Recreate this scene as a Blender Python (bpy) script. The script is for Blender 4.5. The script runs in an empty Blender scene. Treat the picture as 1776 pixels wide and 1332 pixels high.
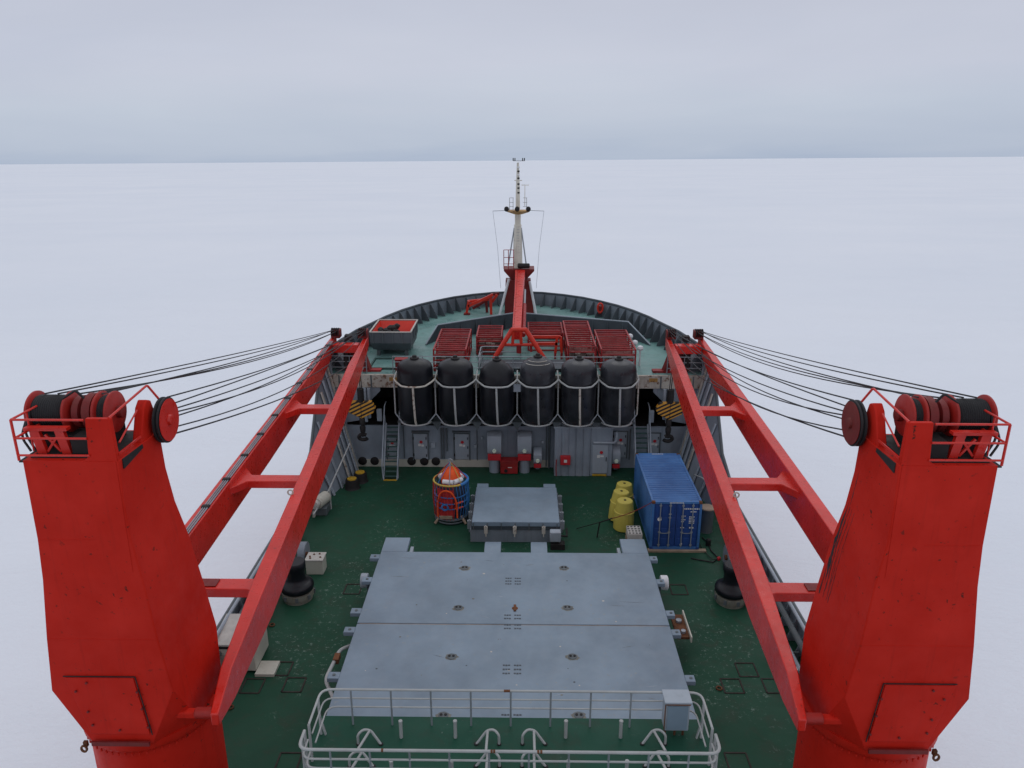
import bpy, math, random
from mathutils import Vector, Matrix
random.seed(7)
PI=math.pi
# ------------------------------------------------------------------ camera numbers
F=1350.;P=math.atan((666-225)/F);YAW=math.atan(19/F*math.cos(P));H=19.9;CX=.33
cp,sp=math.cos(P),math.sin(P);cyw,syw=math.cos(YAW),math.sin(YAW)
def ray(x,y):
    a=(x-888)/F;b=(y-666)/F;f=cp-b*sp
    return Vector((a*cyw-f*syw,a*syw+f*cyw,-sp-b*cp))
def G(x,y,z=0):
    r=ray(x,y);t=(z-H)/r.z;return Vector((CX+r.x*t,r.y*t,z))
def V(x,y,D):
    r=ray(x,y);t=D/r.y;return Vector((CX+r.x*t,D,H+r.z*t))
sc=bpy.context.scene
C=bpy.data.collections.new('ship');sc.collection.children.link(C)
# ------------------------------------------------------------------ materials
def N(nt,t,**k):
    n=nt.nodes.new(t)
    for a,b in k.items(): setattr(n,a,b)
    return n
def ramp(nt,src,stops):
    r=N(nt,'ShaderNodeValToRGB');nt.links.new(src,r.inputs[0])
    while len(r.color_ramp.elements)<len(stops): r.color_ramp.elements.new(.5)
    for e,(p,c) in zip(r.color_ramp.elements,stops):
        e.position=p;e.color=(c if isinstance(c,tuple) else (c,c,c))+(1,) if not isinstance(c,tuple) or len(c)==3 else c
    return r
def noise(nt,scale,detail=4,rough=.6,vec=None,dist=0):
    n=N(nt,'ShaderNodeTexNoise');n.inputs['Scale'].default_value=scale;n.inputs['Detail'].default_value=detail
    n.inputs['Roughness'].default_value=rough;n.inputs['Distortion'].default_value=dist
    if vec: nt.links.new(vec,n.inputs['Vector'])
    return n
def mix(nt,fac,a,b,mode='MIX'):
    m=N(nt,'ShaderNodeMix',data_type='RGBA',blend_type=mode)
    for s,v in ((m.inputs[0],fac),(m.inputs[6],a),(m.inputs[7],b)):
        if hasattr(v,'links') or hasattr(v,'is_output'): nt.links.new(v,s)
        elif isinstance(v,(int,float)): s.default_value=v
        else: s.default_value=tuple(v)+(1,)
    return m.outputs[2]
def coords(nt,sx=1,sy=1,sz=1):
    t=N(nt,'ShaderNodeTexCoord');m=N(nt,'ShaderNodeMapping');m.inputs['Scale'].default_value=(sx,sy,sz)
    nt.links.new(t.outputs['Object'],m.inputs[0]);return m.outputs[0]
def base(name):
    m=bpy.data.materials.new(name);m.use_nodes=True;nt=m.node_tree
    return m,nt,nt.nodes['Principled BSDF']
def paint(name,col,rough=.5,var=.18,rust=0.,chip=0.,chipcol=(.35,.36,.36),streak=.0,scale=1.,metal=0,bump=.15,spec=.4,fade=None,ripple=0):
    """weathered paint: large tone drift, vertical dirt runs, rust blooms, small chips"""
    m,nt,b=base(name);L=nt.links
    v=coords(nt);
    n1=noise(nt,.55*scale,5,.6,v)
    dark=tuple(c*(1-var) for c in col);lite=tuple(min(1,c*(1+var)+.004) for c in col)
    if fade: lite=fade
    c=mix(nt,ramp(nt,n1.outputs[0],[(.32,0.),(.68,1.)]).outputs[0],dark,lite)
    if streak:
        vs=coords(nt,3.2,3.2,.22);n=noise(nt,1.6,5,.65,vs)
        c=mix(nt,ramp(nt,n.outputs[0],[(.56,0.),(.74,streak)]).outputs[0],c,tuple(x*.42+.006 for x in col))
    if rust:
        n=noise(nt,2.1*scale,7,.72,v,.4)
        hi=.78-.2*rust
        c=mix(nt,ramp(nt,n.outputs[0],[(hi-.05,0.),(hi+.03,.9)]).outputs[0],c,(.14,.055,.022))
        n=noise(nt,1.2*scale,6,.7,coords(nt,1,1,.35))
        c=mix(nt,ramp(nt,n.outputs[0],[(.5,0.),(.8,.45*rust)]).outputs[0],c,(.2,.11,.05))
    if chip:
        n=noise(nt,7*scale,3,.55,v);n2=noise(nt,.5*scale,2,.5,v)
        mm=N(nt,'ShaderNodeMath',operation='MULTIPLY')
        L.new(ramp(nt,n.outputs[0],[(.66-.06*chip,0.),(.70-.05*chip,1.)]).outputs[0],mm.inputs[0])
        L.new(ramp(nt,n2.outputs[0],[(.45,0.),(.62,1.)]).outputs[0],mm.inputs[1])
        c=mix(nt,mm.outputs[0],c,chipcol)
    L.new(c,b.inputs['Base Color'])
    nr=noise(nt,3*scale,4,.6,v);rr=ramp(nt,nr.outputs[0],[(.3,max(.05,rough-.12)),(.7,min(1,rough+.12))])
    L.new(rr.outputs[0],b.inputs['Roughness']);b.inputs['Metallic'].default_value=metal
    b.inputs['Specular IOR Level'].default_value=spec
    if bump:
        bp=N(nt,'ShaderNodeBump');bp.inputs['Strength'].default_value=bump;bp.inputs['Distance'].default_value=.02
        nb=noise(nt,2.5*scale,4,.55,v);L.new(nb.outputs[0],bp.inputs['Height']);L.new(bp.outputs[0],b.inputs['Normal'])
        if ripple:
            b2=N(nt,'ShaderNodeBump');b2.inputs['Strength'].default_value=ripple;b2.inputs['Distance'].default_value=.05
            L.new(noise(nt,.9,2,.4,v).outputs[0],b2.inputs['Height']);L.new(b2.outputs[0],bp.inputs['Normal'])
    return m
M={}
M['red']=paint('crane_red_paint',(.57,.016,.007),.5,.12,streak=.28,chip=.05,chipcol=(.1,.018,.012),fade=(.62,.026,.015),bump=.08,spec=.09,ripple=.5)
M['redb']=paint('boom_red_paint',(.62,.018,.009),.33,.14,streak=.2,chip=.08,chipcol=(.16,.03,.022),scale=1.3,spec=.5)
M['redmid']=paint('drum_red_paint',(.36,.014,.009),.5,.2,rust=.15,streak=.3,chip=.3,chipcol=(.05,.015,.012),scale=1.5)
M['reddk']=paint('dark_red_paint',(.17,.011,.01),.55,.25,rust=.3,chip=.3,chipcol=(.05,.02,.02),scale=1.5)
M['redcage']=paint('cage_red_paint',(.30,.014,.016),.55,.3,rust=.35,scale=2)
M['redhot']=paint('bright_red_paint',(.62,.03,.012),.45,.1,streak=.2)
M['grey']=paint('hatch_grey_paint',(.20,.268,.335),.5,.14,rust=.22,chip=.12,chipcol=(.25,.29,.31),scale=.8,bump=.2)
M['wall']=paint('bulkhead_grey_paint',(.25,.295,.345),.55,.16,rust=.3,streak=.45,scale=1)
M['wallrust']=paint('deck_edge_weathered_paint',(.5,.475,.41),.65,.2,rust=1.0,streak=.5,scale=1.3,chip=.4)
M['dkgrey']=paint('breakwater_dark_grey',(.06,.075,.09),.6,.2,rust=.25)
M['bulw']=paint('bulwark_grey_paint',(.215,.25,.29),.55,.2,rust=.3,streak=.4)
M['greyd']=paint('machinery_grey',(.1,.12,.13),.55,.2,rust=.4)
M['black']=paint('black_rubber',(.006,.007,.011),.4,.35,chip=.12,chipcol=(.035,.035,.04),scale=.7,spec=.35,bump=.2)
M['door']=paint('door_grey_paint',(.32,.37,.42),.55,.1,rust=.3,streak=.3)
M['socket']=paint('dark_rusted_rim',(.03,.022,.018),.8,.4,scale=4)
M['rope']=paint('greased_wire_rope',(.018,.018,.02),.6,.3)
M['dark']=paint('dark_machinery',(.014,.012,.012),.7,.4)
M['white']=paint('rail_white_paint',(.38,.395,.39),.5,.1,rust=.42,scale=2.2)
M['whiter']=paint('rusty_white_paint',(.55,.52,.46),.55,.15,rust=.85,scale=2.0)
M['mast']=paint('mast_white_rusting_paint',(.68,.65,.56),.55,.12,rust=.6,scale=1.6,streak=.3)
M['rusty']=paint('yellowed_rust_paint',(.42,.24,.07),.65,.3,rust=.9,scale=2)
M['rust']=paint('rust',(.13,.05,.02),.85,.4,scale=4)
M['blue']=paint('container_blue_paint',(.04,.135,.37),.42,.14,streak=.3,chip=.1,chipcol=(.09,.13,.2),spec=.45,fade=(.07,.21,.49))
M['blued']=paint('container_door_blue',(.015,.06,.24),.5,.2,streak=.4,rust=.12)
M['steel']=paint('galvanised_steel',(.3,.33,.36),.45,.15,metal=.3,rust=.2)
M['yellow']=paint('buoy_yellow',(.58,.49,.09),.55,.12,streak=.35,scale=1.5)
M['ytop']=paint('bollard_yellow',(.5,.3,.02),.6,.2,rust=.5,scale=3)
M['cream']=paint('cream_paint',(.5,.49,.42),.55,.1,rust=.3,streak=.3)
M['ltgrey']=paint('light_grey_paint',(.34,.39,.44),.5,.1,rust=.2,streak=.25)
M['wood']=paint('weathered_timber',(.32,.24,.17),.8,.3,scale=3)
M['palletw']=paint('chalky_white',(.5,.48,.44),.8,.15,scale=4)
M['orange']=paint('orange_fabric',(.85,.1,.015),.7,.12,scale=3)
M['rblue']=paint('blue_rope',(.03,.16,.42),.7,.2,scale=4)
M['lime']=paint('yellow_padding',(.5,.36,.07),.7,.15,scale=4)
M['wfoam']=paint('white_foam',(.72,.73,.75),.75,.1,scale=3)
M['green']=paint('green_rope',(.02,.25,.11),.75,.2,scale=4)
M['redrope']=paint('red_net_rope',(.5,.03,.03),.75,.2,scale=4)
M['beige']=paint('grimy_beige_paint',(.2,.2,.165),.7,.3,rust=.6,streak=.4,scale=2)
M['stairs']=paint('stair_green_paint',(.05,.11,.1),.6,.25,rust=.35,scale=2)
M['glass']=paint('lamp_lens',(.75,.85,.7),.2,.05)
M['tan']=paint('cargo_packs',(.17,.14,.12),.8,.5,scale=4)
M['sign_w']=paint('sign_white',(.7,.7,.68),.6,.05);M['sign_r']=paint('sign_red',(.5,.02,.03),.6,.05)
M['stain']=paint('rust_stain',(.17,.17,.15),.8,.4,scale=5)
def deckmat(name,ca,cb,scuff,wet):
    m,nt,b=base(name);L=nt.links;v=coords(nt)
    c=mix(nt,ramp(nt,noise(nt,.22,6,.62,v).outputs[0],[(.3,0.),(.7,1.)]).outputs[0],ca,cb)
    c=mix(nt,ramp(nt,noise(nt,1.3,6,.7,v,.6).outputs[0],[(.5,0.),(.75,.5)]).outputs[0],c,(.045,.04,.03))
    # scuffed-through paint flecks gathered in worn areas
    n=noise(nt,4.2,9,.78,v,.15);nq=noise(nt,.45,5,.65,v)
    # worn zones where cargo is landed and people walk
    acc=None
    for wx,wy,wr in ((8.6,26.6,2.6),(8.0,23.9,1.6),(-7.9,26.3,2.4),(-7.4,31.6,2.2),(3.6,38.2,1.4),(5.0,35.2,1.2),(-6.4,35.5,2.0),(9.3,30.8,1.5),(-5.,40.5,1.5),(8.5,45.4,1.8)):
        d=N(nt,'ShaderNodeVectorMath',operation='DISTANCE');L.new(v,d.inputs[0]);d.inputs[1].default_value=(wx,wy,0 if ca[0]<.1 else 6)
        q=ramp(nt,d.outputs['Value'],[(0,1.),(1,0.)]);mr=N(nt,'ShaderNodeMapRange');L.new(d.outputs['Value'],mr.inputs[0]);mr.inputs[1].default_value=wr;mr.inputs[2].default_value=0;nt.nodes.remove(q)
        if acc is None: acc=mr.outputs[0]
        else:
            mx_=N(nt,'ShaderNodeMath',operation='MAXIMUM');L.new(acc,mx_.inputs[0]);L.new(mr.outputs[0],mx_.inputs[1]);acc=mx_.outputs[0]
    am=N(nt,'ShaderNodeMath',operation='MULTIPLY_ADD');L.new(acc,am.inputs[0]);am.inputs[1].default_value=.3
    L.new(nq.outputs[0],am.inputs[2])
    class _W: outputs=[am.outputs[0]]
    n2=_W
    mm=N(nt,'ShaderNodeMath',operation='MULTIPLY')
    L.new(ramp(nt,n.outputs[0],[(.565,0.),(.62,.8)]).outputs[0],mm.inputs[0]);L.new(ramp(nt,n2.outputs[0],[(.5,0.),(.66,scuff)]).outputs[0],mm.inputs[1])
    c=mix(nt,mm.outputs[0],c,(.17,.24,.2))
    n=noise(nt,9,5,.6,v)
    mm=N(nt,'ShaderNodeMath',operation='MULTIPLY')
    L.new(ramp(nt,n.outputs[0],[(.66,0.),(.70,1.)]).outputs[0],mm.inputs[0]);L.new(ramp(nt,n2.outputs[0],[(.48,.0),(.64,.9)]).outputs[0],mm.inputs[1])
    c=mix(nt,mm.outputs[0],c,(.22,.28,.25))
    # faint drag marks
    n=noise(nt,3,5,.7,coords(nt,.4,2.2,1),1.2)
    c=mix(nt,ramp(nt,n.outputs[0],[(.62,0.),(.72,.25)]).outputs[0],c,(.11,.14,.12))
    L.new(c,b.inputs['Base Color'])
    L.new(ramp(nt,noise(nt,.5,5,.65,v).outputs[0],[(.35,wet),(.65,.62)]).outputs[0],b.inputs['Roughness'])
    b.inputs['Specular IOR Level'].default_value=.3 if ca[0]>.1 else .13
    bp=N(nt,'ShaderNodeBump');bp.inputs['Strength'].default_value=.25;bp.inputs['Distance'].default_value=.02
    L.new(noise(nt,1.2,5,.6,v).outputs[0],bp.inputs['Height']);L.new(bp.outputs[0],b.inputs['Normal'])
    return m
M['deck']=deckmat('green_deck_paint',(.0135,.058,.034),(.02,.08,.047),1.0,.42)
M['deck2']=deckmat('green_forecastle_paint',(.13,.27,.25),(.2,.36,.34),.5,.22)
M['deck3']=deckmat('green_platform_paint',(.013,.066,.042),(.017,.078,.05),.1,.45)
def stripes():
    m,nt,b=base('hazard_stripes');L=nt.links
    t=N(nt,'ShaderNodeTexCoord');s=N(nt,'ShaderNodeSeparateXYZ');L.new(t.outputs['Object'],s.inputs[0])
    a=N(nt,'ShaderNodeMath',operation='MULTIPLY');L.new(s.outputs[0],a.inputs[0]);a.inputs[1].default_value=-.5
    d=N(nt,'ShaderNodeMath',operation='ADD');L.new(a.outputs[0],d.inputs[0]);L.new(s.outputs[2],d.inputs[1])
    e=N(nt,'ShaderNodeMath',operation='MULTIPLY');L.new(d.outputs[0],e.inputs[0]);e.inputs[1].default_value=4.2
    f=N(nt,'ShaderNodeMath',operation='FRACT');L.new(e.outputs[0],f.inputs[0])
    g=N(nt,'ShaderNodeMath',operation='GREATER_THAN');L.new(f.outputs[0],g.inputs[0]);g.inputs[1].default_value=.5
    c=mix(nt,g.outputs[0],(.01,.01,.012),(.62,.3,.03))
    c=mix(nt,ramp(nt,noise(nt,6,5,.7,coords(nt)).outputs[0],[(.6,0.),(.7,.6)]).outputs[0],c,(.05,.035,.02))
    L.new(c,b.inputs['Base Color']);b.inputs['Roughness'].default_value=.55;return m
M['stripe']=stripes()
def icemat():
    m,nt,b=base('snow_covered_ice');L=nt.links
    def vec(s,sx=1,sy=1):
        t=N(nt,'ShaderNodeTexCoord');mp=N(nt,'ShaderNodeMapping');mp.inputs['Scale'].default_value=(s*sx,s*sy,s)
        L.new(t.outputs['Object'],mp.inputs[0]);return mp.outputs[0]
    c=mix(nt,ramp(nt,noise(nt,1,6,.6,vec(.012)).outputs[0],[(.3,0.),(.7,1.)]).outputs[0],(.775,.815,.88),(.825,.855,.91))
    c=mix(nt,ramp(nt,noise(nt,1,8,.7,vec(.0016,.35,1.6),.5).outputs[0],[(.5,0.),(.78,.5)]).outputs[0],c,(.66,.72,.82))
    # thin refrozen cracks and pressure ridges
    vo=N(nt,'ShaderNodeTexVoronoi',feature='DISTANCE_TO_EDGE');vo.inputs['Scale'].default_value=1
    w=noise(nt,1,6,.65,vec(.004));vv=N(nt,'ShaderNodeVectorMath',operation='ADD');L.new(vec(.0022,.6,1),vv.inputs[0])
    sc2=N(nt,'ShaderNodeVectorMath',operation='SCALE');L.new(w.outputs[1],sc2.inputs[0]);sc2.inputs['Scale'].default_value=1.1
    L.new(sc2.outputs[0],vv.inputs[1]);L.new(vv.outputs[0],vo.inputs['Vector'])
    nm=noise(nt,1,4,.6,vec(.0011));mm=N(nt,'ShaderNodeMath',operation='MULTIPLY')
    L.new(ramp(nt,vo.outputs[0],[(.0,1.),(.012,0.)]).outputs[0],mm.inputs[0]);L.new(ramp(nt,nm.outputs[0],[(.5,0.),(.68,.45)]).outputs[0],mm.inputs[1])
    c=mix(nt,mm.outputs[0],c,(.5,.58,.68))
    L.new(c,b.inputs['Base Color']);b.inputs['Roughness'].default_value=.85;b.inputs['Specular IOR Level'].default_value=.15
    bp=N(nt,'ShaderNodeBump');bp.inputs['Strength'].default_value=.6;bp.inputs['Distance'].default_value=.8
    L.new(noise(nt,1,9,.68,vec(.09,.6,1.4),.3).outputs[0],bp.inputs['Height']);L.new(bp.outputs[0],b.inputs['Normal'])
    return m
M['ice']=icemat()
# ------------------------------------------------------------------ mesh builder
class MB:
    def __init__(s): s.v=[];s.f=[]
    def add(s,vs,fs):
        o=len(s.v);s.v+= [Vector(p) for p in vs];s.f+=[tuple(i+o for i in f) for f in fs];return s
    def box(s,x0,x1,y0,y1,z0,z1):
        return s.add([(x0,y0,z0),(x1,y0,z0),(x1,y1,z0),(x0,y1,z0),(x0,y0,z1),(x1,y0,z1),(x1,y1,z1),(x0,y1,z1)],
            [(0,3,2,1),(4,5,6,7),(0,1,5,4),(1,2,6,5),(2,3,7,6),(3,0,4,7)])
    def bar(s,a,b,w,h,up=(0,0,1)):
        """rectangular bar from a to b, w wide, h high, centred"""
        a=Vector(a);b=Vector(b);d=(b-a).normalized();u=Vector(up)
        if abs(d.dot(u))>.98:u=Vector((0,1,0))
        r=d.cross(u).normalized();u=r.cross(d)
        vs=[p+r*(i*w/2)+u*(j*h/2) for p in(a,b) for i,j in((-1,-1),(1,-1),(1,1),(-1,1))]
        return s.add(vs,[(0,1,2,3),(7,6,5,4),(0,4,5,1),(1,5,6,2),(2,6,7,3),(3,7,4,0)])
    def cyl(s,a,b,r,n=16,r2=None,cap=True):
        a=Vector(a);b=Vector(b);d=(b-a).normalized();u=Vector((0,0,1)) if abs(d.z)<.9 else Vector((1,0,0))
        x=d.cross(u).normalized();y=d.cross(x);r2=r if r2 is None else r2
        vs=[];fs=[]
        for p,q in((a,r),(b,r2)):
            for i in range(n):
                t=2*PI*i/n;vs.append(p+x*q*math.cos(t)+y*q*math.sin(t))
        for i in range(n): fs.append((i,i+n,(i+1)%n+n,(i+1)%n)[::-1])
        if cap: fs+= [tuple(range(n)),tuple(range(2*n-1,n-1,-1))]
        fs=[f if k<n else f[::-1] for k,f in enumerate(fs)]
        return s.add(vs,fs)
    def tube(s,pts,r,n=8,closed=False):
        pts=[Vector(p) for p in pts];m=len(pts);vs=[];fs=[];prev=None
        for i,p in enumerate(pts):
            if closed: d=pts[(i+1)%m]-pts[i-1]
            else: d=pts[min(i+1,m-1)]-pts[max(i-1,0)]
            d.normalize()
            if prev is None:
                u=Vector((0,0,1)) if abs(d.z)<.9 else Vector((1,0,0));x=d.cross(u).normalized()
            else:
                x=(prev-d*prev.dot(d)).normalized()
            prev=x;y=d.cross(x)
            for k in range(n):
                t=2*PI*k/n;vs.append(p+x*r*math.cos(t)+y*r*math.sin(t))
        for i in range(m if closed else m-1):
            j=(i+1)%m
            for k in range(n): fs.append((i*n+k,i*n+(k+1)%n,j*n+(k+1)%n,j*n+k))
        if not closed: fs+=[tuple(range(n-1,-1,-1)),tuple(range((m-1)*n,m*n))]
        return s.add(vs,fs)
    def lathe(s,c,prof,n=32,axis='Z'):
        """prof: (radius, height) pairs from bottom to top"""
        c=Vector(c);vs=[];fs=[];m=len(prof)
        for r,h in prof:
            for i in range(n):
                t=2*PI*i/n
                if axis=='Z': q=Vector((r*math.cos(t),r*math.sin(t),h))
                elif axis=='X': q=Vector((h,r*math.cos(t),r*math.sin(t)))
                else: q=Vector((r*math.sin(t),h,r*math.cos(t)))
                vs.append(c+q)
        for k in range(m-1):
            for i in range(n): fs.append((k*n+i,k*n+(i+1)%n,(k+1)*n+(i+1)%n,(k+1)*n+i))
        fs+=[tuple(range(n-1,-1,-1)),tuple(range((m-1)*n,m*n))]
        return s.add(vs,fs)
    def prism(s,poly,off):
        """closed polygon (3d points) extruded by vector off"""
        n=len(poly);poly=[Vector(p) for p in poly];off=Vector(off)
        fs=[tuple(range(n)),tuple(range(2*n-1,n-1,-1))]+[(i,i+n,(i+1)%n+n,(i+1)%n) for i in range(n)]
        nor=Vector()
        for i in range(n): nor+=poly[i].cross(poly[(i+1)%n])
        if nor.dot(off)>0: fs=[f[::-1] for f in fs]
        return s.add(poly+[p+off for p in poly],fs)
    def loft(s,rings,cap=True):
        n=len(rings[0]);vs=[p for r in rings for p in r];fs=[]
        for k in range(len(rings)-1):
            for i in range(n): fs.append((k*n+i,k*n+(i+1)%n,(k+1)*n+(i+1)%n,(k+1)*n+i))
        if cap: fs+=[tuple(range(n-1,-1,-1)),tuple(range((len(rings)-1)*n,len(rings)*n))]
        return s.add(vs,fs)
    def mirror(s): 
        s.v=[Vector((-p.x,p.y,p.z)) for p in s.v];s.f=[f[::-1] for f in s.f];return s
    def build(s,name,mat,parent=None,bevel=0,smooth=35,recalc=False):
        org=OR.get(parent.name,Vector()) if parent else Vector()
        me=bpy.data.meshes.new(name);me.from_pydata([p-org for p in s.v],[],s.f);me.update()
        if recalc:
            import bmesh
            bm=bmesh.new();bm.from_mesh(me);bmesh.ops.recalc_face_normals(bm,faces=bm.faces);bm.to_mesh(me);bm.free()
        o=bpy.data.objects.new(name,me);C.objects.link(o);me.materials.append(M[mat] if isinstance(mat,str) else mat)
        me.shade_smooth();me.set_sharp_from_angle(angle=math.radians(smooth))
        if bevel:
            b=o.modifiers.new('bevel','BEVEL');b.width=bevel;b.segments=2;b.limit_method='ANGLE';b.angle_limit=math.radians(40)
        if parent: o.parent=parent;OR[o.name]=org
        return o
OR={}
def tag(o,label=None,cat=None,group=None,kind=None):
    for k,v in(('label',label),('category',cat),('group',group),('kind',kind)):
        if v:o[k]=v
    return o
def thing(name,loc,label,cat,group=None):
    o=bpy.data.objects.new(name,None);C.objects.link(o);o.location=loc;o.empty_display_size=.3;OR[o.name]=Vector(loc)
    return tag(o,label,cat,group)
def arc(p0,p1,p2,n=6):
    p0,p1,p2=map(Vector,(p0,p1,p2));return [(1-t)**2*p0+2*t*(1-t)*p1+t*t*p2 for t in[i/n for i in range(n+1)]]
def fillet(pts,r=.12,n=5):
    pts=[Vector(p) for p in pts];out=[pts[0]]
    for a,b,c in zip(pts,pts[1:],pts[2:]):
        d1=(a-b);d2=(c-b);q=min(r,d1.length*.45,d2.length*.45)
        out+=arc(b+d1.normalized()*q,b,b+d2.normalized()*q,n)
    return out+[pts[-1]]
def sag(a,b,s,n=18):
    a=Vector(a);b=Vector(b);return [a.lerp(b,i/n)-Vector((0,0,4*s*(i/n)*(1-i/n))) for i in range(n+1)]
# ------------------------------------------------------------------ ice, hull, decks
m=MB();R=40000;m.add([(-R,-R,0),(R,-R,0),(R,R,0),(-R,R,0)],[(0,1,2,3)])
ice=tag(m.build('sea_ice','ice'),kind='structure')
ice.location=(0,30,-6.2);ice.rotation_euler=(math.radians(-2.03),math.radians(-.45),0)
bow=[(11.35,44.4),(11.15,47),(10.6,49.8),(9.95,51.8),(9.3,53.9),(8.5,56.0),(7.6,58.0),(6.5,59.8),(5.2,61.5),(3.7,62.8),(2.0,63.8),(0,64.2)]
outline=bow+[(-x,y) for x,y in bow[-2::-1]]
m=MB()
hw=[(11.75,-30),(11.75,20),(11.75,38),(11.6,44.4)]
hull=[(x,y) for x,y in hw]+[(x+.03*(1),y+.03) for x,y in bow[1:]]
hull=hull+[(-x,y) for x,y in hull[-2::-1]]
n=len(hull)
def zt(y): return -.02 if y<44.3 else 5.9
top=[(x,y,-.03) for x,y in hull];mid=[(x*(.985 if y<45 else .93),y*(1 if y<45 else .985),-7.) for x,y in hull]
m.loft([mid,top])
fo=[(x,y,-.03) for x,y in hull if y>44.2];fo2=[(x,y,5.97) for x,y in [(11.38,44.45)]+[(x+.02,y+.02) for x,y in bow[1:]]];fo2=fo2+[(-p[0],p[1],p[2]) for p in fo2[-2::-1]]
M['rib']=paint('stiffener_grey',(.09,.105,.12),.6,.2,rust=.3)  # stiffeners toned dark to paint in their shadows; bin body shares this grey
M['hull']=paint('hull_red_paint',(.3,.03,.02),.5,.2,rust=.4,streak=.4)
o=tag(m.build('hull','hull',recalc=True),kind='structure')
m=MB();
for i in range(len(fo)-1):
    m.add([fo[i],fo[i+1],fo2[i+1],fo2[i]],[(0,1,2,3)])
tag(m.build('bow_hull_plating','hull',recalc=True),kind='structure')
m=MB();m.box(-11.7,11.7,-30,49.4,-.02,0);tag(m.build('main_deck','deck'),kind='structure')
m=MB();m.prism([(x,y,5.9) for x,y in outline],(0,0,.1));tag(m.build('forecastle_deck','deck2'),kind='structure')
# ------------------------------------------------------------------ bow bulwark
t=thing('bow_bulwark',(0,64,6),'grey curved steel bulwark around the bow with angled stiffener plates on its inside','bulwark')
m=MB();seg=outline
zb=6.0
def ZT(y): return 7.0+.3*min(1,(64.2-y)/9)
for i in range(len(seg)-1):
    a,b=seg[i],seg[i+1]
    def inn(p,d): 
        q=Vector((p[0],p[1]-30,0)).normalized();return (p[0]-q.x*d,p[1]-q.y*d)
    a2,b2=inn(a,.06),inn(b,.06)
    m.add([(a2[0],a2[1],zb),(b2[0],b2[1],zb),(b2[0],b2[1],ZT(b[1])),(a2[0],a2[1],ZT(a[1])),(a[0],a[1],zb),(b[0],b[1],zb),(b[0],b[1],ZT(b[1])),(a[0],a[1],ZT(a[1]))],
      [(0,1,2,3),(7,6,5,4),(0,4,5,1)])
m.build('plating','bulw',t,recalc=True)
m=MB();m.tube([(p[0]*.998,p[1]-.02,ZT(p[1])+.02) for p in seg],.09,8);m.build('cap_rail','dkgrey',t)
# stiffeners at even spacing along outline
L=[0]
for a,b in zip(seg,seg[1:]): L.append(L[-1]+math.dist(a,b))
def at(s):
    for i in range(len(seg)-1):
        if L[i+1]>=s:
            u=(s-L[i])/(L[i+1]-L[i]);p=Vector(seg[i]).lerp(Vector(seg[i+1]),u);d=(Vector(seg[i+1])-Vector(seg[i])).normalized();return p,d
    return Vector(seg[-1]),d
k=.7;ztp=7.05
while k<L[-1]-.4:
    p,d=at(k);nn=Vector((-d.y,d.x))
    if nn.dot(Vector((0,30))-p)<0:nn=-nn
    a=p+nn*.07;b=p+nn*.8;e=p+nn*.2
    ztp=ZT(p.y)-.04
    m=MB();m.prism([(a.x,a.y,zb+.01),(b.x,b.y,zb+.01),(b.x,b.y,zb+.12),(e.x,e.y,ztp-.06),(a.x,a.y,ztp-.06)],(d.x*.035,d.y*.035,0))
    m.build('stiffener','rib',t);k+=1.02
# red anchor ring cleat on the bow bulwark
t=thing('rope_cleat',(6.6,58.6,6.3),'small red ring cleat fixed to the inside of the right bow bulwark','cleat')
p=V(1041,534,58.9);m=MB()
m.tube([p+Vector((.2*math.cos(a),0,.36*math.sin(a))) for a in[2*PI*i/16 for i in range(16)]],.075,8,True);m.build('ring','redhot',t)
m=MB();m.box(p.x-.12,p.x+.12,p.y+.02,p.y+.35,p.z-.5,p.z+.12);m.build('bracket','reddk',t)
# ------------------------------------------------------------------ breakwater
t=thing('breakwater',(0,55,6),'dark grey vee shaped breakwater plate behind the red cages on the forecastle','breakwater')
pts=[(-6.2,50.9,0),(-5.5,52.3,1.05),(-.1,56.0,1.1),(7.75,53.2,1.1),(9.0,51.0,0)]
m=MB()
for a,b in zip(pts,pts[1:]):
    m.prism([(a[0],a[1],6.0),(b[0],b[1],6.0),(b[0],b[1]+.0,6+max(b[2],.05)),(a[0],a[1],6+max(a[2],.05))],(0,.04,0))
m.build('plate','dkgrey',t,recalc=True)
m=MB();m.tube([(a[0],a[1]+.02,6.03+max(a[2],.05)) for a in pts],.05,6);m.build('top_edge','ltgrey',t)
for i in range(13):
    x=-5+i*1.03;u=(x+5.5)/5.4 if x<-.1 else (x+.1)/7.85
    y=(52.3+3.7*u) if x<-.1 else 56-2.8*u
    m=MB();m.prism([(x,y-.01,6.01),(x,y-.4,6.01),(x,y-.01,7.0)],(.03,0,0));m.build('gusset','dkgrey',t)
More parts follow.
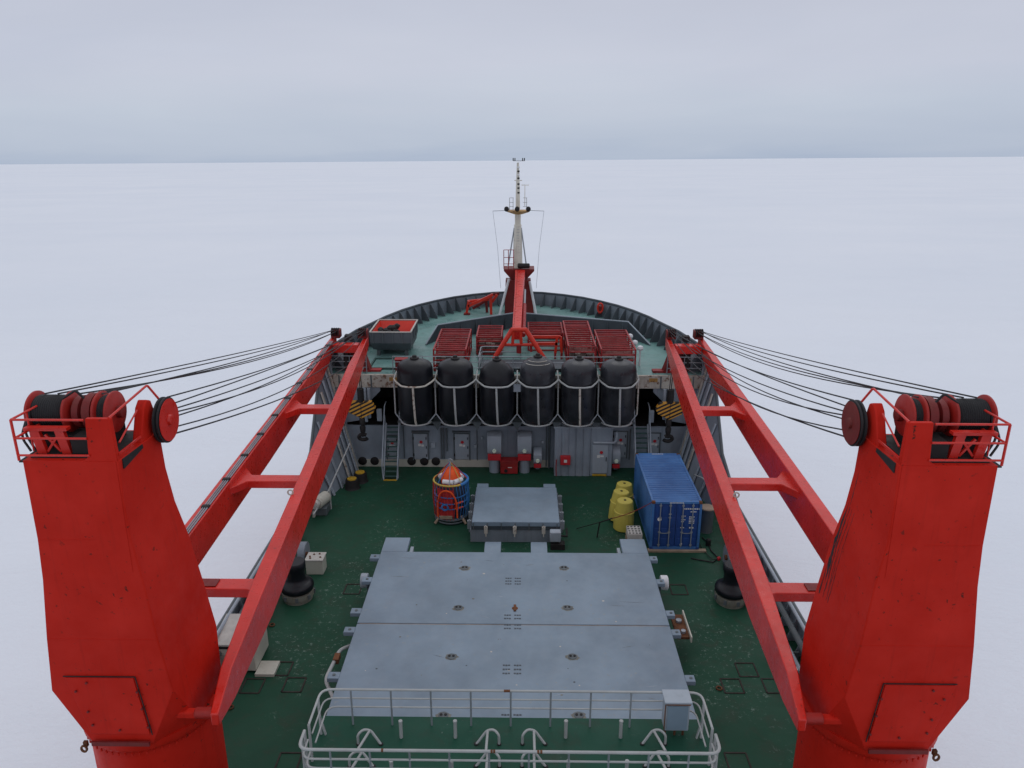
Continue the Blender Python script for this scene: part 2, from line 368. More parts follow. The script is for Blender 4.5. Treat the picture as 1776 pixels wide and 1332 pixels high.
# ------------------------------------------------------------------ front bulkhead
WY=44.3
t=thing('bulkhead_wall',(0,WY,0),'grey steel bulkhead below the forecastle, with doors and a dark open recess','bulkhead')
m=MB();m.box(-10.0,10.0,WY,WY+.12,0,2.72);m.build('lower_wall','wall',t)
for s in(-1,1):
    m=MB();xs=sorted([s*8.85,s*10.0]);
    m.prism([(s*8.85,WY,3.2),(s*11.3,WY,2.75),(s*11.35,WY,5.2),(s*8.2,WY,5.2),(s*8.2,WY,4.95),(s*8.85,WY,4.3)],(0,.12,0));m.build('side_wall','wall',t,recalc=True)
    m=MB();m.prism([(s*10,WY,0.0),(s*10.4,WY,0.0),(s*11.3,WY,2.74),(s*10,WY,2.74)],(0,.12,0));m.build('wing_wall','wall',t,recalc=True)
    m=MB();m.box(s*9.15-.12,s*9.15+.12,WY-.16,WY-.01,3.0,5.2);m.build('post','ltgrey',t,bevel=.02)
    m=MB();m.cyl((s*8.85,WY-.2,4.4),(s*8.85,WY-.2,5.2),.1,12);m.build('pipe','ltgrey',t)
m=MB();m.box(-11.3,11.3,WY-.1,WY+.1,5.2,6.0);m.build('deck_edge_beam','wallrust',t,bevel=.02)
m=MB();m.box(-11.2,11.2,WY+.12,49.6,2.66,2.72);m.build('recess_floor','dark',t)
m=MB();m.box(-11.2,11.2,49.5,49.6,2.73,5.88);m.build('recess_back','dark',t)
for x in(-9.8,-7.6,-5,-1,1.7,5.5,7.9,9.9):
    m=MB();m.box(x,x+.5,WY-.118,WY-.101,5.62,5.85);m.build('rusty_pad','rusty',t)
for i in range(12):
    x=-10.6+i*1.92
    m=MB();m.box(x-.04,x+.04,WY-.135,WY-.102,5.22,5.98);m.build('stiffener','greyd',t)
m=MB();m.box(-9.85,2.1,WY-.03,WY-.002,0.01,.5);m.build('base_strip','cream',t)
for px in(629,650,714,736,756):
    p=V(px,803,WY-.04);m=MB();m.lathe((p.x,WY-.06,.38),[(.24,-.02),(.27,0),(.27,.05),(.2,.05)],20,'Y');m.build('drain_opening','dark',t)
def door(x0,x1,z0,z1,y,lab,side=1):
    d=MB();d.box(x0,x1,y-.07,y-.012,z0,z1);d=d.build('door','door',t,bevel=.03)
    if lab:d['label']=lab
    m=MB()
    for a in((x0-.07,x0-.015),(x1+.015,x1+.07)): m.box(a[0],a[1],y-.085,y-.012,z0-.05,z1+.07)
    m.box(x0-.014,x1+.014,y-.085,y-.012,z1+.015,z1+.07);m.build('frame','greyd',d)
    hx=x1-.08 if side>0 else x0+.08
    for zz in(z0+.3,(z0+z1)/2,z1-.25):
        m=MB();m.bar((hx,y-.11,zz-.1),(hx,y-.11,zz+.06),.04,.04);m.bar((hx,y-.1,zz),(hx,y-.07,zz),.05,.05);m.build('handle','dark',d)
    for zz in(z0+.25,z1-.35):
        m=MB();hx2=x0-.02 if side>0 else x1+.02;m.cyl((hx2,y-.1,zz),(hx2,y-.1,zz+.16),.035,8);m.build('hinge','dark',d)
    cx=(x0+x1)/2;cz=(z0+z1)/2
    m=MB();m.lathe((cx+.03,y-.08,cz+.32),[(.1,-.008),(.1,.0)],14,'Y');m.build('red_sign','sign_r',d)
    m=MB();m.box(cx-.16,cx+.02,y-.083,y-.072,cz+.05,cz+.2);m.box(cx+.04,cx+.2,y-.083,y-.072,cz+.02,cz+.16);m.build('white_sign','sign_w',d)
    return d
door(-7.95,-7.35,.55,2.05,WY,None,-1)
door(-6.3,-5.45,.52,2.2,WY,None);door(-3.78,-2.9,.52,2.2,WY,None)
door(5.95,6.75,.72,2.4,WY,None);door(8.1,8.75,.7,2.3,WY,None)
# wall pipes, junction boxes and clutter
for x,z0,z1,r in((-4.6,.6,2.6,.05),(-4.45,.6,2.6,.04),(-4.25,1.1,2.6,.05),(-2.4,.5,2.7,.03),(2.02,0,3.2,.07),(1.85,.1,2.7,.035),(6.95,.6,2.6,.04),(-6.9,.6,2.7,.035)):
    m=MB();m.cyl((x,WY-.1,z0),(x,WY-.1,z1),r,8);m.build('pipe','greyd',t)
for x,z,w,h in((1.62,1.75,.16,.16),(-2.5,1.45,.14,.22),(-5.1,1.5,.25,.3),(-8.3,3.45,.3,.75),(8.15,3.45,.3,.75),(-2.1,2.0,.1,.16)):
    m=MB();m.box(x-w/2,x+w/2,WY-.2,WY-.012,z-h/2,z+h/2);m.build('junction_box','ltgrey',t,bevel=.015)
m=MB();m.box(-6.4,-5.3,WY-.22,WY-.012,2.35,2.42);m.box(-3.9,-2.8,WY-.22,WY-.012,2.35,2.42);m.build('rain_hood','greyd',t)
# ------------------------------------------------------------------ deck locker with door
t=thing('deck_locker',(3.8,43.4,0),'ribbed grey metal deck locker with a door, under the right black fenders','locker')
LY=43.1;m=MB()
x=2.3
while x<4.1:
    m.prism([(x,LY,.0),(x+.08,LY-.05,.0),(x+.34,LY-.05,.0),(x+.42,LY,.0),(x+.42,LY+1.15,.0),(x,LY+1.15,.0)],(0,0,3.1));x+=.43
m.build('corrugated_front','wall',t,recalc=True)
m=MB();m.box(4.46,5.75,LY,LY+1.15,0,3.1);m.build('body','wall',t,bevel=.02)
m=MB();m.box(2.24,5.8,LY-.08,LY+1.16,3.1,3.16);m.build('roof','ltgrey',t)
y=LY;d=MB();d.box(4.58,5.5,y-.05,y-.005,.18,2.05);d=d.build('door','ltgrey',t,bevel=.03)
m=MB();m.bar((5.4,y-.09,1.0),(5.4,y-.09,1.25),.04,.05);m.build('handle','dark',d)
m=MB();m.lathe((5.1,y-.06,1.55),[(.1,-.008),(.1,.0)],14,'Y');m.build('red_sign','sign_r',d)
m=MB();m.box(4.85,5.03,y-.065,y-.052,1.2,1.38);m.box(5.05,5.25,y-.065,y-.052,1.25,1.36);m.build('white_sign','sign_w',d)
m=MB();m.box(4.6,5.45,y-.07,y-.004,.02,.12);m.build('yellow_sill','ytop',t)
m=MB();m.tube(fillet([(4.6,y-.1,2.2),(5.9,y-.1,2.2),(5.98,y-.1,2.5),(5.98,y-.1,2.9)],.2),.07,10);m.build('exhaust_pipe','ltgrey',t)
t2=thing('fire_hose_box',(2.95,LY-.2,1.0),'small red fire box mounted on the ribbed locker wall','fire box')
m=MB();m.box(2.65,3.25,LY-.32,LY-.06,.82,1.38);m.build('box','sign_r',t2,bevel=.03)
m=MB();m.box(2.86,3.04,LY-.33,LY-.322,1.0,1.18);m.build('label_plate','sign_w',t2)
m=MB();m.tube([(2.42,LY-.12,1.1),(2.4,LY-.15,.6),(2.42,LY-.16,.05)],.03,6);m.build('hose','redcage',t2)
# ------------------------------------------------------------------ ventilators with lamps on the wall
def vent(x,z0,z1,w,stand,lab):
    t=thing('ventilator_box',(x,43.7,0),lab,'ventilator','ventilators along the bulkhead')
    y0=43.35
    m=MB();m.prism([(x-w/2,y0+.75,z0),(x-w/2,y0+.12,z0),(x-w/2,y0,z0+.2),(x-w/2,y0,z0+.7*(z1-z0)),(x-w/2,y0+.1,z1-.12),(x-w/2,y0+.35,z1),(x-w/2,y0+.75,z1)],(w,0,0))
    m.build('housing','ltgrey',t,recalc=True,bevel=.02)
    m=MB();m.box(x-w/2+.03,x+w/2-.03,y0-.02,y0+.7,z0-.42*w/.9,z0-.004);m.build('red_base','sign_r',t,bevel=.02)
    m=MB();m.lathe((x,y0-.03,z0+.24),[(.11,-.05),(.13,-.02),(.13,.03)],16,'Y');m.build('lamp','glass',t)
    m=MB()
    if stand: m.cyl((x,y0+.35,0),(x,y0+.35,z0-.4),.33,20)
    else: m.box(x-.12,x+.12,y0+.2,y0+.9,z0-.4,z0-.2)
    m.build('pedestal','wall',t)
vent(-1.32,1.25,2.5,.85,True,'tall grey ventilator with round lamp above a red base, left of the red fire chest')
vent(.5,1.25,2.5,.85,True,'tall grey ventilator with round lamp above a red base, right of the red fire chest')
vent(1.3,.62,1.45,.5,False,'small grey ventilator with round lamp between the tall ventilators and the ribbed locker')
vent(6.05,.62,1.6,.5,False,'small grey ventilator with round lamp just right of the ribbed locker')
t=thing('fire_chest',(-.45,43.6,0),'red metal fire equipment chest on the deck between the two tall ventilators','chest')
m=MB();m.box(-.95,.1,43.2,43.9,.05,.78);m.build('body','redcage',t,bevel=.03)
m=MB();m.box(-.98,.13,43.17,43.92,.785,.86);m.build('lid','redcage',t,bevel=.02)
m=MB();m.box(-.5,-.25,43.18,43.199,.45,.49);m.build('label_plate','sign_w',t)
m=MB();m.lathe((-.62,43.19,.25),[(.11,-.01),(.11,.0)],10,'Y');m.build('opening','dark',t)
# ------------------------------------------------------------------ stairs
def stairs(x,yb,lab):
    t=thing('steep_stairway',(x,yb,0),lab,'stairs','stairways up to the recess')
    zt_=4.0 if False else 2.72;yt=WY-.05
    for s in(-1,1):
        m=MB();m.bar((x+s*.4,yb,.0),(x+s*.4,yt-.05,zt_+.2),.05,.22);m.build('stringer','ltgrey',t)
        m=MB();m.tube(fillet([(x+s*.46,yb+.05,.1),(x+s*.46,yb+.0,1.0),(x+s*.46,yt-.1,zt_+1.35),(x+s*.46,yt+.5,zt_+1.4)],.15),.035,8)
        for k in(.3,.6,.9):
            yy=yb+(yt-yb)*k;m.cyl((x+s*.46,yy,zt_*k),(x+s*.46,yy,zt_*k+1.05),.025,6)
        m.build('handrail','ltgrey',t)
    n=11
    for i in range(n):
        k=(i+.7)/n;yy=yb+(yt-yb)*k;zz=zt_*k
        m=MB();m.box(x-.37,x+.37,yy-.1,yy+.08,zz,zz+.03)
        m.build('tread','stairs' ,t)
    m=MB();m.box(x-.4,x+.4,yb-.14,yb+.0,.006,.04);m.build('yellow_foot_plate','ytop',t)
stairs(-7.5,42.35,'steep grey green stairway on the left leading up to the dark recess')
stairs(7.55,42.35,'steep grey green stairway on the right, behind the blue container')
# ------------------------------------------------------------------ black fenders in white rack
cx6=[-5.87,-3.52,-1.12,1.24,3.62,5.9];CY=43.0
info=['plain black rubber fender with smooth dome, leftmost in the white rack','smooth black rubber fender with a full round dome, second from the left in the rack',
 'black rubber fender with a shrunken conical top and curved crease, third from the left','black rubber fender with pale rings and scuff, third from the right',
 'black rubber fender with glossy scuffs on its right side, second from the right','black rubber fender at the right end of the white rack']
M['rub1']=M['black']
M['rub2']=paint('scuffed_glare_rubber',(.007,.008,.012),.36,.4,chip=.3,chipcol=(.05,.05,.058),scale=1.1,streak=.0,spec=.45,bump=.2,fade=(.035,.037,.045))  # pale fade tone paints glare patches into the rubber; chips are scuffs
for i,(x,lb) in enumerate(zip(cx6,info)):
    t=thing('rubber_fender',(x,CY,3.5),lb,'fender','black fenders standing in the white rack')
    r=1.0;zt_=7.42
    if i==2: pr=[(.3,3.42),(.62,3.5),(.9,3.85),(1.0,4.4),(1.0,6.1),(.97,6.45),(.86,6.75),(.66,7.0),(.4,7.2),(.17,7.32),(.1,7.36)]
    elif i==3: pr=[(.3,3.42),(.62,3.5),(.9,3.85),(1.0,4.4),(1.0,6.3),(.98,6.75),(.88,7.08),(.66,7.3),(.4,7.42),(.17,7.52),(.1,7.56)]
    else: pr=[(.3,3.42),(.62,3.5),(.9,3.85),(1.0,4.4),(1.0,6.62),(.985,6.82),(.935,7.0),(.82,7.15),(.62,7.25),(.38,7.32),(.25,7.35),(.2,7.4),(.1,7.42)]
    pr=[(a*1.045,b) for a,b in pr]
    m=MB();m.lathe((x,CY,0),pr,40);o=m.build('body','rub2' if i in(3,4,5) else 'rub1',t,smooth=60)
    m=MB();m.lathe((x,CY,pr[-1][1]-.06),[(.26,0),(.26,.08),(.14,.1),(.12,.2),(.06,.22)],16);m.build('end_fitting','dark',t)
    if i==3:
        for rr,zz in((.6,7.36),(.78,7.22)):
            m=MB();m.tube([(x+rr*math.cos(a),CY+rr*math.sin(a),zz) for a in[PI+.5+i2*.1 for i2 in range(22)]],.018,6);m.build('pale_ring','whiter',t)
    if i==2:
        m=MB();m.tube([(x+(.45+.3*k/8)*math.cos(-.3-k*.13),CY+(.45+.3*k/8)*math.sin(-.3-k*.13),7.16-.3*k/8) for k in range(9)],.02,6);m.build('crease','dark',t)
t=thing('fender_rack',(0,42.2,3.4),'white pipe rack holding the six black fenders against the bulkhead, rust on some bars','rack')
xj=[cx6[0]-1.2]+[(a+b)/2 for a,b in zip(cx6,cx6[1:])]+[cx6[5]+1.15]
for i,x in enumerate(cx6):
    a,b=xj[i],xj[i+1]
    m=MB();pts=[(a,42.75,6.22),(a+.12,42.5,6.15),(x-.68,42.0,6.02),(x-.32,41.88,6.0),(x+.32,41.88,6.0),(x+.68,42.0,6.02),(b-.12,42.5,6.15),(b,42.75,6.22)]
    m.tube(fillet(pts,.1,3),.055,8);m.build('front_hoop','white' if i else 'whiter',t)
    m=MB();m.tube([(x,41.9,6.0),(x+.02,41.9,5),(x+.06,41.95,3.95),(x+.08,42.1,3.62)],.062,8);m.build('front_bar','whiter' if i in(0,4) else 'white',t)
    m=MB();m.tube([(x+.9*math.cos(q),CY+.92*math.sin(q),3.58) for q in[PI+.25+k*(PI-.5)/14 for k in range(15)]],.05,8);m.build('lower_hoop','white',t)
for i,x in enumerate(xj):
    m=MB();m.cyl((x,42.75,6.2),(x,42.75,4.1),.045,8);
    m.build('post','white' if i not in(6,) else 'whiter',t)
    m=MB();m.tube([(x,42.76,6.2),(x,43.4,6.3),(x,44.15,6.3)],.05,8);m.build('upper_strut','white',t)
    for s in(-1,1):
        if (i==0 and s<0)or(i==6 and s>0): continue
        c=cx6[i-1] if s<0 else cx6[i]
        m=MB();m.tube([(x,42.75,4.1),(x+s*.25,42.65,3.8),(c-s*.72,42.48,3.6)],.04,6);m.build('lower_strut','steel',t)
m=MB();m.box(xj[0],xj[-1],43.3,43.45,3.25,3.38);m.box(xj[0],xj[-1],44.05,44.15,3.25,3.38);m.build('support_beam','greyd',t)
for x in xj[1:-1]:
    m=MB();m.prism([(x-.3,43.2,3.4),(x+.3,43.2,3.4),(x,43.2,2.85)],(0,.9,0));m.build('gusset','greyd',t)
m=MB();m.box(xj[3]-.25,xj[3]+.2,42.62,42.72,5.5,5.95);m.build('grey_box','ltgrey',t)
# ------------------------------------------------------------------ forecastle edge railing
t=thing('forecastle_railing',(0,44.5,6),'thin grey three bar railing along the forecastle edge behind the black fenders','railing')
for z in(6.35,6.7,7.05):
    m=MB();m.cyl((-7.4,44.55,z),(7.0,44.55,z),.025,6);m.build('bar','steel',t)
x=-7.4
while x<7.1:
    m=MB();m.cyl((x,44.55,6.0),(x,44.55,7.05),.03,6);m.build('post','steel',t);x+=1.8
for s in(-1,1):
    t=thing('edge_railing',(s*9.5,44.6,6),'short grey railing at the %s end of the forecastle edge beneath the red boom tip'%('left' if s<0 else 'right'),'railing')
    for z in(6.35,6.7,7.05):
        m=MB();m.cyl((s*9.0,44.6,z),(s*11.1,44.6,z),.025,6);m.cyl((s*11.1,44.6,z),(s*11.1,47,z),.025,6);m.build('bar','steel',t)
    for x,y in((9.0,44.6),(10,44.6),(11.1,44.6),(11.1,45.8),(11.1,47)):
        m=MB();m.cyl((s*x,y,6.0),(s*x,y,7.05),.03,6);m.build('post','steel',t)
t=thing('hatchway_railing',(-1.2,47,6),'grey rounded guard railing around the opening left of the red A frame','railing')
for z in(6.2,6.55,6.9):
    m=MB();m.tube(fillet([(-2.3,45.2,z-.1),(-2.25,47.4,z),(.3,47.4,z)],.25),.035,6);m.build('bar','steel',t)
for x,y in((-2.3,45.2),(-2.28,46.3),(-2.2,47.35),(-1,47.4),(.25,47.4)):
    m=MB();m.cyl((x,y,6.0),(x,y,6.9),.03,6);m.build('post','steel',t)
# ------------------------------------------------------------------ red cargo cages
def cage(x0,x1,y0,y1,h,nb,lab,fill=True,mat='redcage'):
    t=thing('cargo_cage',((x0+x1)/2,(y0+y1)/2,6),lab,'cage','red cages on the forecastle')
    z0=6.06;z1=6+h;w=.09
    m=MB()
    for x in(x0,x1):
        for z in(z0,z1):m.bar((x,y0,z),(x,y1,z),w,w)
        for k in range(4):
            y=y0+(y1-y0)*k/3;m.bar((x,y,z0),(x,y,z1),w,w)
        m.bar((x,y0,(z0+z1)/2),(x,y1,(z0+z1)/2),.05,.05)
    for y in(y0,y1):
        for z in(z0,z1,(z0+z1)/2,z0+(z1-z0)*.25,z0+(z1-z0)*.75):m.bar((x0,y,z),(x1,y,z),w*.9,w*.8)
    m.build('frame',mat,t)
    for i in range(1,nb):
        y=y0+(y1-y0)*i/nb;m=MB();m.bar((x0+.05,y,z1),(x1-.05,y,z1),.075,.06);m.build('slat',mat,t)
    m=MB()
    for i in range(nb*2):
        y=y0+(y1-y0)*(i+.5)/(nb*2);m.bar((x0+.05,y,z1-.35),(x1-.05,y,z1-.35),.03,.03)
    m.build('inner_rack',mat,t)
    if fill:
        random.seed(int(x0*10));m=MB();y=y0+.2
        while y<y1-.35:
            x=x0+.12
            while x<x1-.3:
                q=random.uniform(.3,.5);m.box(x,min(x+q-.04,x1-.1),y,y+.42,z0,z1-random.uniform(.38,.6));x+=q
            y+=.46
        m.build('packs','tan',t)
cage(-4.98,-3.05,44.95,50.0,1.35,11,'long red slatted cage behind the second fender, left of the A frame')
cage(-2.6,-1.0,48.6,51.6,1.2,6,'small red open cage immediately left of the red boom')
cage(.75,3.0,49.6,52.6,1.2,6,'wide open red cage just right of the red boom, against the breakwater',False)
cage(3.15,4.8,45.6,52.2,1.4,13,'longest red slatted cage, second from the right on the forecastle')
cage(5.1,7.15,45.1,49.9,1.35,10,'red slatted cage farthest right on the forecastle with white knobs beside it')
for k,(x,y) in enumerate(((7.35,49.2),(7.45,47.6),(7.6,46.3))):
    m=MB();m.lathe((x,y,6),[(.05,0),(.05,.95),(.16,1.0),(.2,1.12),(.16,1.24),(.04,1.3)],14)
    tag(m.build('vent_post','wfoam'),'white ball topped post beside the right hand red cage, '+['farthest from the viewer','middle one of three','nearest the viewer'][k],'vent post','white knobs beside the cages')
# ------------------------------------------------------------------ grey bin with red interior
t=thing('steel_bin',(-8,50,6),'open grey steel bin with white rim and bright red interior on the left forecastle','bin')
x0,x1,y0,y1,z0,z1=-9.35,-6.75,47.9,51.3,6.42,7.65
m=MB()
o4=[(x0,y0),(x1,y0),(x1,y1),(x0,y1)];b4=[(x0+.1,y0+.4),(x1-.1,y0+.4),(x1-.1,y1-.2),(x0+.1,y1-.2)]
m.loft([[(x,y,z0) for x,y in b4],[(x,y,6.95) for x,y in o4],[(x,y,z1) for x,y in o4]],cap=False);m.add([(x,y,z0) for x,y in b4],[(0,1,2,3)]);m.build('body','rib',t,recalc=True)
i4=[(x0+.08,y0+.08),(x1-.08,y0+.08),(x1-.08,y1-.08),(x0+.08,y1-.08)];ib=[(x0+.5,y0+.5),(x1-.8,y0+.5),(x1-.8,y1-.9),(x0+.5,y1-.9)]
m=MB();m.loft([[(x,y,6.6) for x,y in ib],[(x,y,z1-.01) for x,y in i4]],cap=False);m.add([(x,y,6.6) for x,y in ib],[(0,1,2,3)]);m.build('interior','redhot',t)
m=MB()
for a,b in zip(o4,o4[1:]+o4[:1]): m.bar((a[0],a[1],z1+.03),(b[0],b[1],z1+.03),.09,.06)
m.build('rim','palletw',t)
for k in range(5):
    x=x0+.15+k*.62;m=MB();m.box(x,x+.07,y0-.06,y0-.002,6.95,z1-.03);m.build('rib','greyd',t)
for k in range(4):
    y=y0+.4+k*.8;m=MB();m.box(x1+.002,x1+.06,y,y+.07,6.95,z1-.03);m.build('rib','greyd',t)
for x in(x0+.3,x1-.5):
    m=MB();m.box(x,x+.2,y0+.5,y0+.7,6.0,6.7);m.box(x,x+.2,y1-.6,y1-.4,6.0,6.7);m.build('leg','greyd',t)
random.seed(3);m=MB()
for k in range(15):
    x=random.uniform(x0+.2,x1-.95);y=random.uniform(y0+.3,y1-1.5);z=7.2+random.uniform(-.1,.5);r=random.uniform(.12,.3)
    m.lathe((x,y,z),[(r*.3,-r*.7),(r,-.2*r),(r*.9,.3*r),(r*.3,.7*r)],7)
m.build('scrap_heap','dark',t)
# dark hatch outline on the forecastle
t=thing('flush_hatch',(-8,46.3,6),'flush green rimmed hatch in the forecastle deck in front of the grey bin','hatch')
m=MB()
q=[(-9.0,45.3),(-6.9,45.3),(-6.9,47.4),(-9.0,47.4)]
for a,b in zip(q,q[1:]+q[:1]): m.bar((a[0],a[1],6.06),(b[0],b[1],6.06),.1,.12)
m.build('rim','stairs',t)
m=MB();m.box(-8.9,-7.0,45.4,47.3,6.004,6.05);m.build('cover','deck2',t)
t=thing('hose_cabinet',(-6.95,44.9,6),'small dark red cabinet on the forecastle edge behind the leftmost fender','cabinet')
m=MB();m.box(-7.3,-6.6,44.75,45.2,6.0,6.75);m.build('body','reddk',t,bevel=.02);m=MB();m.box(-7.34,-6.56,44.7,45.24,6.75,6.8);m.build('lid','redcage',t)
# ------------------------------------------------------------------ red davit on bow
t=thing('anchor_davit',(-3.4,60,6),'low red pipe davit frame on the bow deck left of the mast','davit')
def P2(x,y,D): return V(x,y,D)
for a,b,r in (((811,523),(848,519),60.5),((809,545),(813,522),60.2),((812,531),(855,511),60.2),((851,511),(866,509),61),((851,512),(852,548),60.3),((862,511),(853,524),60.6),((843,520),(845,545),61),((820,535),(843,521),61.5)):
    m=MB();m.bar(V(*a,r),V(*b,r),.2,.2);m.build('beam','redhot' if r<61 else 'reddk',t)
p=V(810,545,60.2);m=MB();m.box(p.x-.25,p.x+.25,p.y-.2,p.y+.2,6.0,p.z+.1);m.build('foot','reddk',t)
# ------------------------------------------------------------------ foremast with derrick
MY=61.0
t=thing('foremast',(.2,MY,6),'tall rust stained foremast on a red pedestal at the bow with lights and wire yards','mast')
def mx(px): return V(px,400,MY).x
def mz(py): return V(900,py,MY).z
m=MB();m.loft([[(mx(875),MY-.7,6),(mx(927),MY-.7,6),(mx(927),MY+.7,6),(mx(875),MY+.7,6)],[(mx(877),MY-.6,mz(484)),(mx(921),MY-.6,mz(484)),(mx(921),MY+.6,mz(484)),(mx(877),MY+.6,mz(484))]]);m.build('red_pedestal','reddk',t,bevel=.03)
m=MB();m.loft([[(mx(888),MY-.5,mz(484)),(mx(912),MY-.5,mz(484)),(mx(912),MY+.5,mz(484)),(mx(888),MY+.5,mz(484))],
  [(mx(874),MY-.8,mz(467)),(mx(927),MY-.8,mz(467)),(mx(927),MY+.8,mz(467)),(mx(874),MY+.8,mz(467))],
  [(mx(874),MY-.8,mz(464)),(mx(927),MY-.8,mz(464)),(mx(927),MY+.8,mz(464)),(mx(874),MY+.8,mz(464))]]);m.build('platform_head','reddk',t)
m=MB();m.lathe((mx(898),MY,0),[(.38,mz(465)),(.34,mz(420)),(.28,mz(393)),(.3,mz(391)),(.23,mz(388)),(.23,mz(368))],16);m.build('lower_mast','mast',t)
m=MB();m.lathe((mx(898),MY,0),[(.21,mz(390)),(.22,mz(372)),(.32,mz(368))],16);m.build('rusty_collar','rusty',t)
m=MB();m.lathe((mx(898),MY,0),[(.17,mz(362)),(.16,mz(330)),(.13,mz(312)),(.08,mz(282))],10);m.build('topmast','mast',t)
m=MB();m.loft([[(mx(892),MY-.3,mz(371)),(mx(905),MY-.3,mz(371)),(mx(905),MY+.3,mz(371)),(mx(892),MY+.3,mz(371))],
  [(mx(880),MY-.7,mz(366)),(mx(918),MY-.7,mz(366)),(mx(918),MY+.7,mz(366)),(mx(880),MY+.7,mz(366))],
  [(mx(880),MY-.7,mz(365)),(mx(918),MY-.7,mz(365)),(mx(918),MY+.7,mz(365)),(mx(880),MY+.7,mz(365))]]);m.build('crosstree_platform','rusty',t)
for px in(879,897,916):
    m=MB();m.lathe((mx(px),MY-.75,mz(361)),[(.1,-.16),(.19,-.1),(.19,.12),(.1,.2)],12,'Y');m.build('floodlight','dark',t)
for px,s in((855,880),(943,918)):
    m=MB();m.cyl((mx(px),MY,mz(366)),(mx(s),MY,mz(365)),.022,5);m.build('yard','steel',t)
    e=868 if px<900 else 931
    m=MB();m.tube([(mx(px),MY,mz(366)),(mx((px+e)/2)+(.06 if px<900 else -.06),MY,mz(430)),(mx(e),MY,mz(500))],.012,4);m.build('halyard','steel',t)
for a,b in(((892,395),(881,462)),((904,395),(913,458))):
    m=MB();m.cyl((mx(a[0]),MY,mz(a[1])),(mx(b[0]),MY-.3,mz(b[1])),.06,6);m.build('stay','steel',t)
for k,zz in enumerate((290,297,303,309,319,326,334)):
    m=MB();m.lathe((mx(899),MY-.12,mz(zz)),[(.08,-.06),(.1,0),(.08,.06)],8);m.build('lamp','dark' if k%2 or k>3 else 'wfoam',t)
m=MB();m.bar((mx(892),MY,mz(313)),(mx(905),MY,mz(313)),.06,.06);m.cyl((mx(910),MY,mz(357)),(mx(910),MY,mz(322)),.03,6);m.bar((mx(904),MY,mz(321)),(mx(917),MY,mz(321)),.05,.05);m.build('sensor_arm','mast',t)
m=MB();m.bar((mx(890),MY,mz(279)),(mx(909),MY,mz(279)),.03,.03)
for px in(890,893,906,909):
    m.cyl((mx(px),MY,mz(279)),(mx(px),MY,mz(274)),.04,5)
m.build('wind_sensor','dark',t)
m=MB()
for px in(884,890,913): m.cyl((mx(px),MY-.6,mz(365)),(mx(px),MY-.6,mz(342)),.022,5)
for zz in(342,350,357): m.cyl((mx(884),MY-.6,mz(zz)),(mx(891),MY-.6,mz(zz)),.018,5);m.cyl((mx(907),MY-.6,mz(zz)),(mx(914),MY-.6,mz(zz)),.018,5)
m.build('crosstree_railing','white',t)
m=MB()
for px in(874,882,891): m.cyl((mx(px),MY-.75,mz(464)),(mx(px),MY-.75,mz(431)),.03,5)
for zz in(431,444,455): m.cyl((mx(874),MY-.75,mz(zz)),(mx(891),MY-.75,mz(zz)),.025,5)
m.build('red_ladder_cage','redcage',t)
m=MB()
for k in range(14): m.bar((mx(896),MY-.33,mz(462-k*5)),(mx(901),MY-.33,mz(462-k*5)),.02,.02)
m.build('ladder_rungs','steel',t)
m=MB();m.lathe((mx(898),MY-.5,mz(459)),[(.1,0),(.19,.04),(.19,.9),(.1,.95)],12,'X');m.build('black_winch','dark',t)
for a,b in(((883,480),(866,546)),((919,484),(931,546))):
    m=MB();m.cyl((mx(a[0]),MY-.9,mz(a[1])),(mx(b[0]),MY-1.2,6.0),.1,8);m.build('white_leg','wfoam',t)
t=thing('derrick_boom',(.4,53,8),'long red box boom running aft from the foremast to the A frame','boom')
a=V(902,468,60.2);b=V(896,573,47.0)
m=MB();ra=[];
def sect(p,w,h): return [(p.x-w/2,p.y,p.z-h),(p.x+w/2,p.y,p.z-h),(p.x+w/2,p.y,p.z),(p.x-w/2,p.y,p.z)]
m.loft([sect(a,.78,.7),sect(a.lerp(b,.35),.6,.85),sect(b,.55,.6)]);m.build('box_beam','redb',t,recalc=True,bevel=.02)
m=MB()
for k in range(46):
    q=a.lerp(b,(k+.5)/46);m.box(q.x-.2,q.x-.16,q.y-.03,q.y+.03,q.z+.002,q.z+.02)
m.build('rivet_row','reddk',t)
m=MB();m.cyl(a.lerp(b,.55)+Vector((.42,0,-.35)),a.lerp(b,.97)+Vector((.42,0,-.45)),.14,12);m.build('ram','redcage',t)
m=MB();m.cyl(a.lerp(b,.3)+Vector((.42,0,-.35)),a.lerp(b,.55)+Vector((.42,0,-.35)),.08,10);m.build('ram_rod','steel',t)
t=thing('boom_rest',(.2,46.8,6),'bright red A frame rest with splayed legs holding the end of the red boom','boom rest')
D=46.6
for pth,r,mt,nm in (([(888,572),(857,622)],.15,'redhot','leg'),([(912,572),(945,624)],.15,'redhot','leg'),([(857,622),(851,632)],.11,'steel','foot'),([(945,624),(952,634)],.11,'steel','foot'),
   ([(886,572),(914,572)],.14,'redhot','top_beam'),([(871,598),(933,598)],.09,'redhot','cross_bar'),([(890,574),(889,598)],.1,'redhot','hanger'),([(903,574),(904,596)],.1,'redhot','hanger'),
   ([(900,598),(900,612)],.16,'redcage','stub'),([(921,598),(921,610)],.08,'redcage','stub')):
    m=MB();m.cyl(V(*pth[0],D),V(*pth[1],D-(.3 if nm in('leg','foot') else 0)),r,10);m.build(nm,mt,t)
t=thing('pipe_gallows',(2,47,6),'bright red rectangular pipe frame standing right of the A frame','frame')
for q in (((921,584),(972,584)),((928,596),(967,596)),((972,584),(974,612)),((966,586),(963,612))):
    m=MB();m.bar(V(*q[0],47.8),V(*q[1],47.8),.16,.16);m.build('beam','redhot',t)
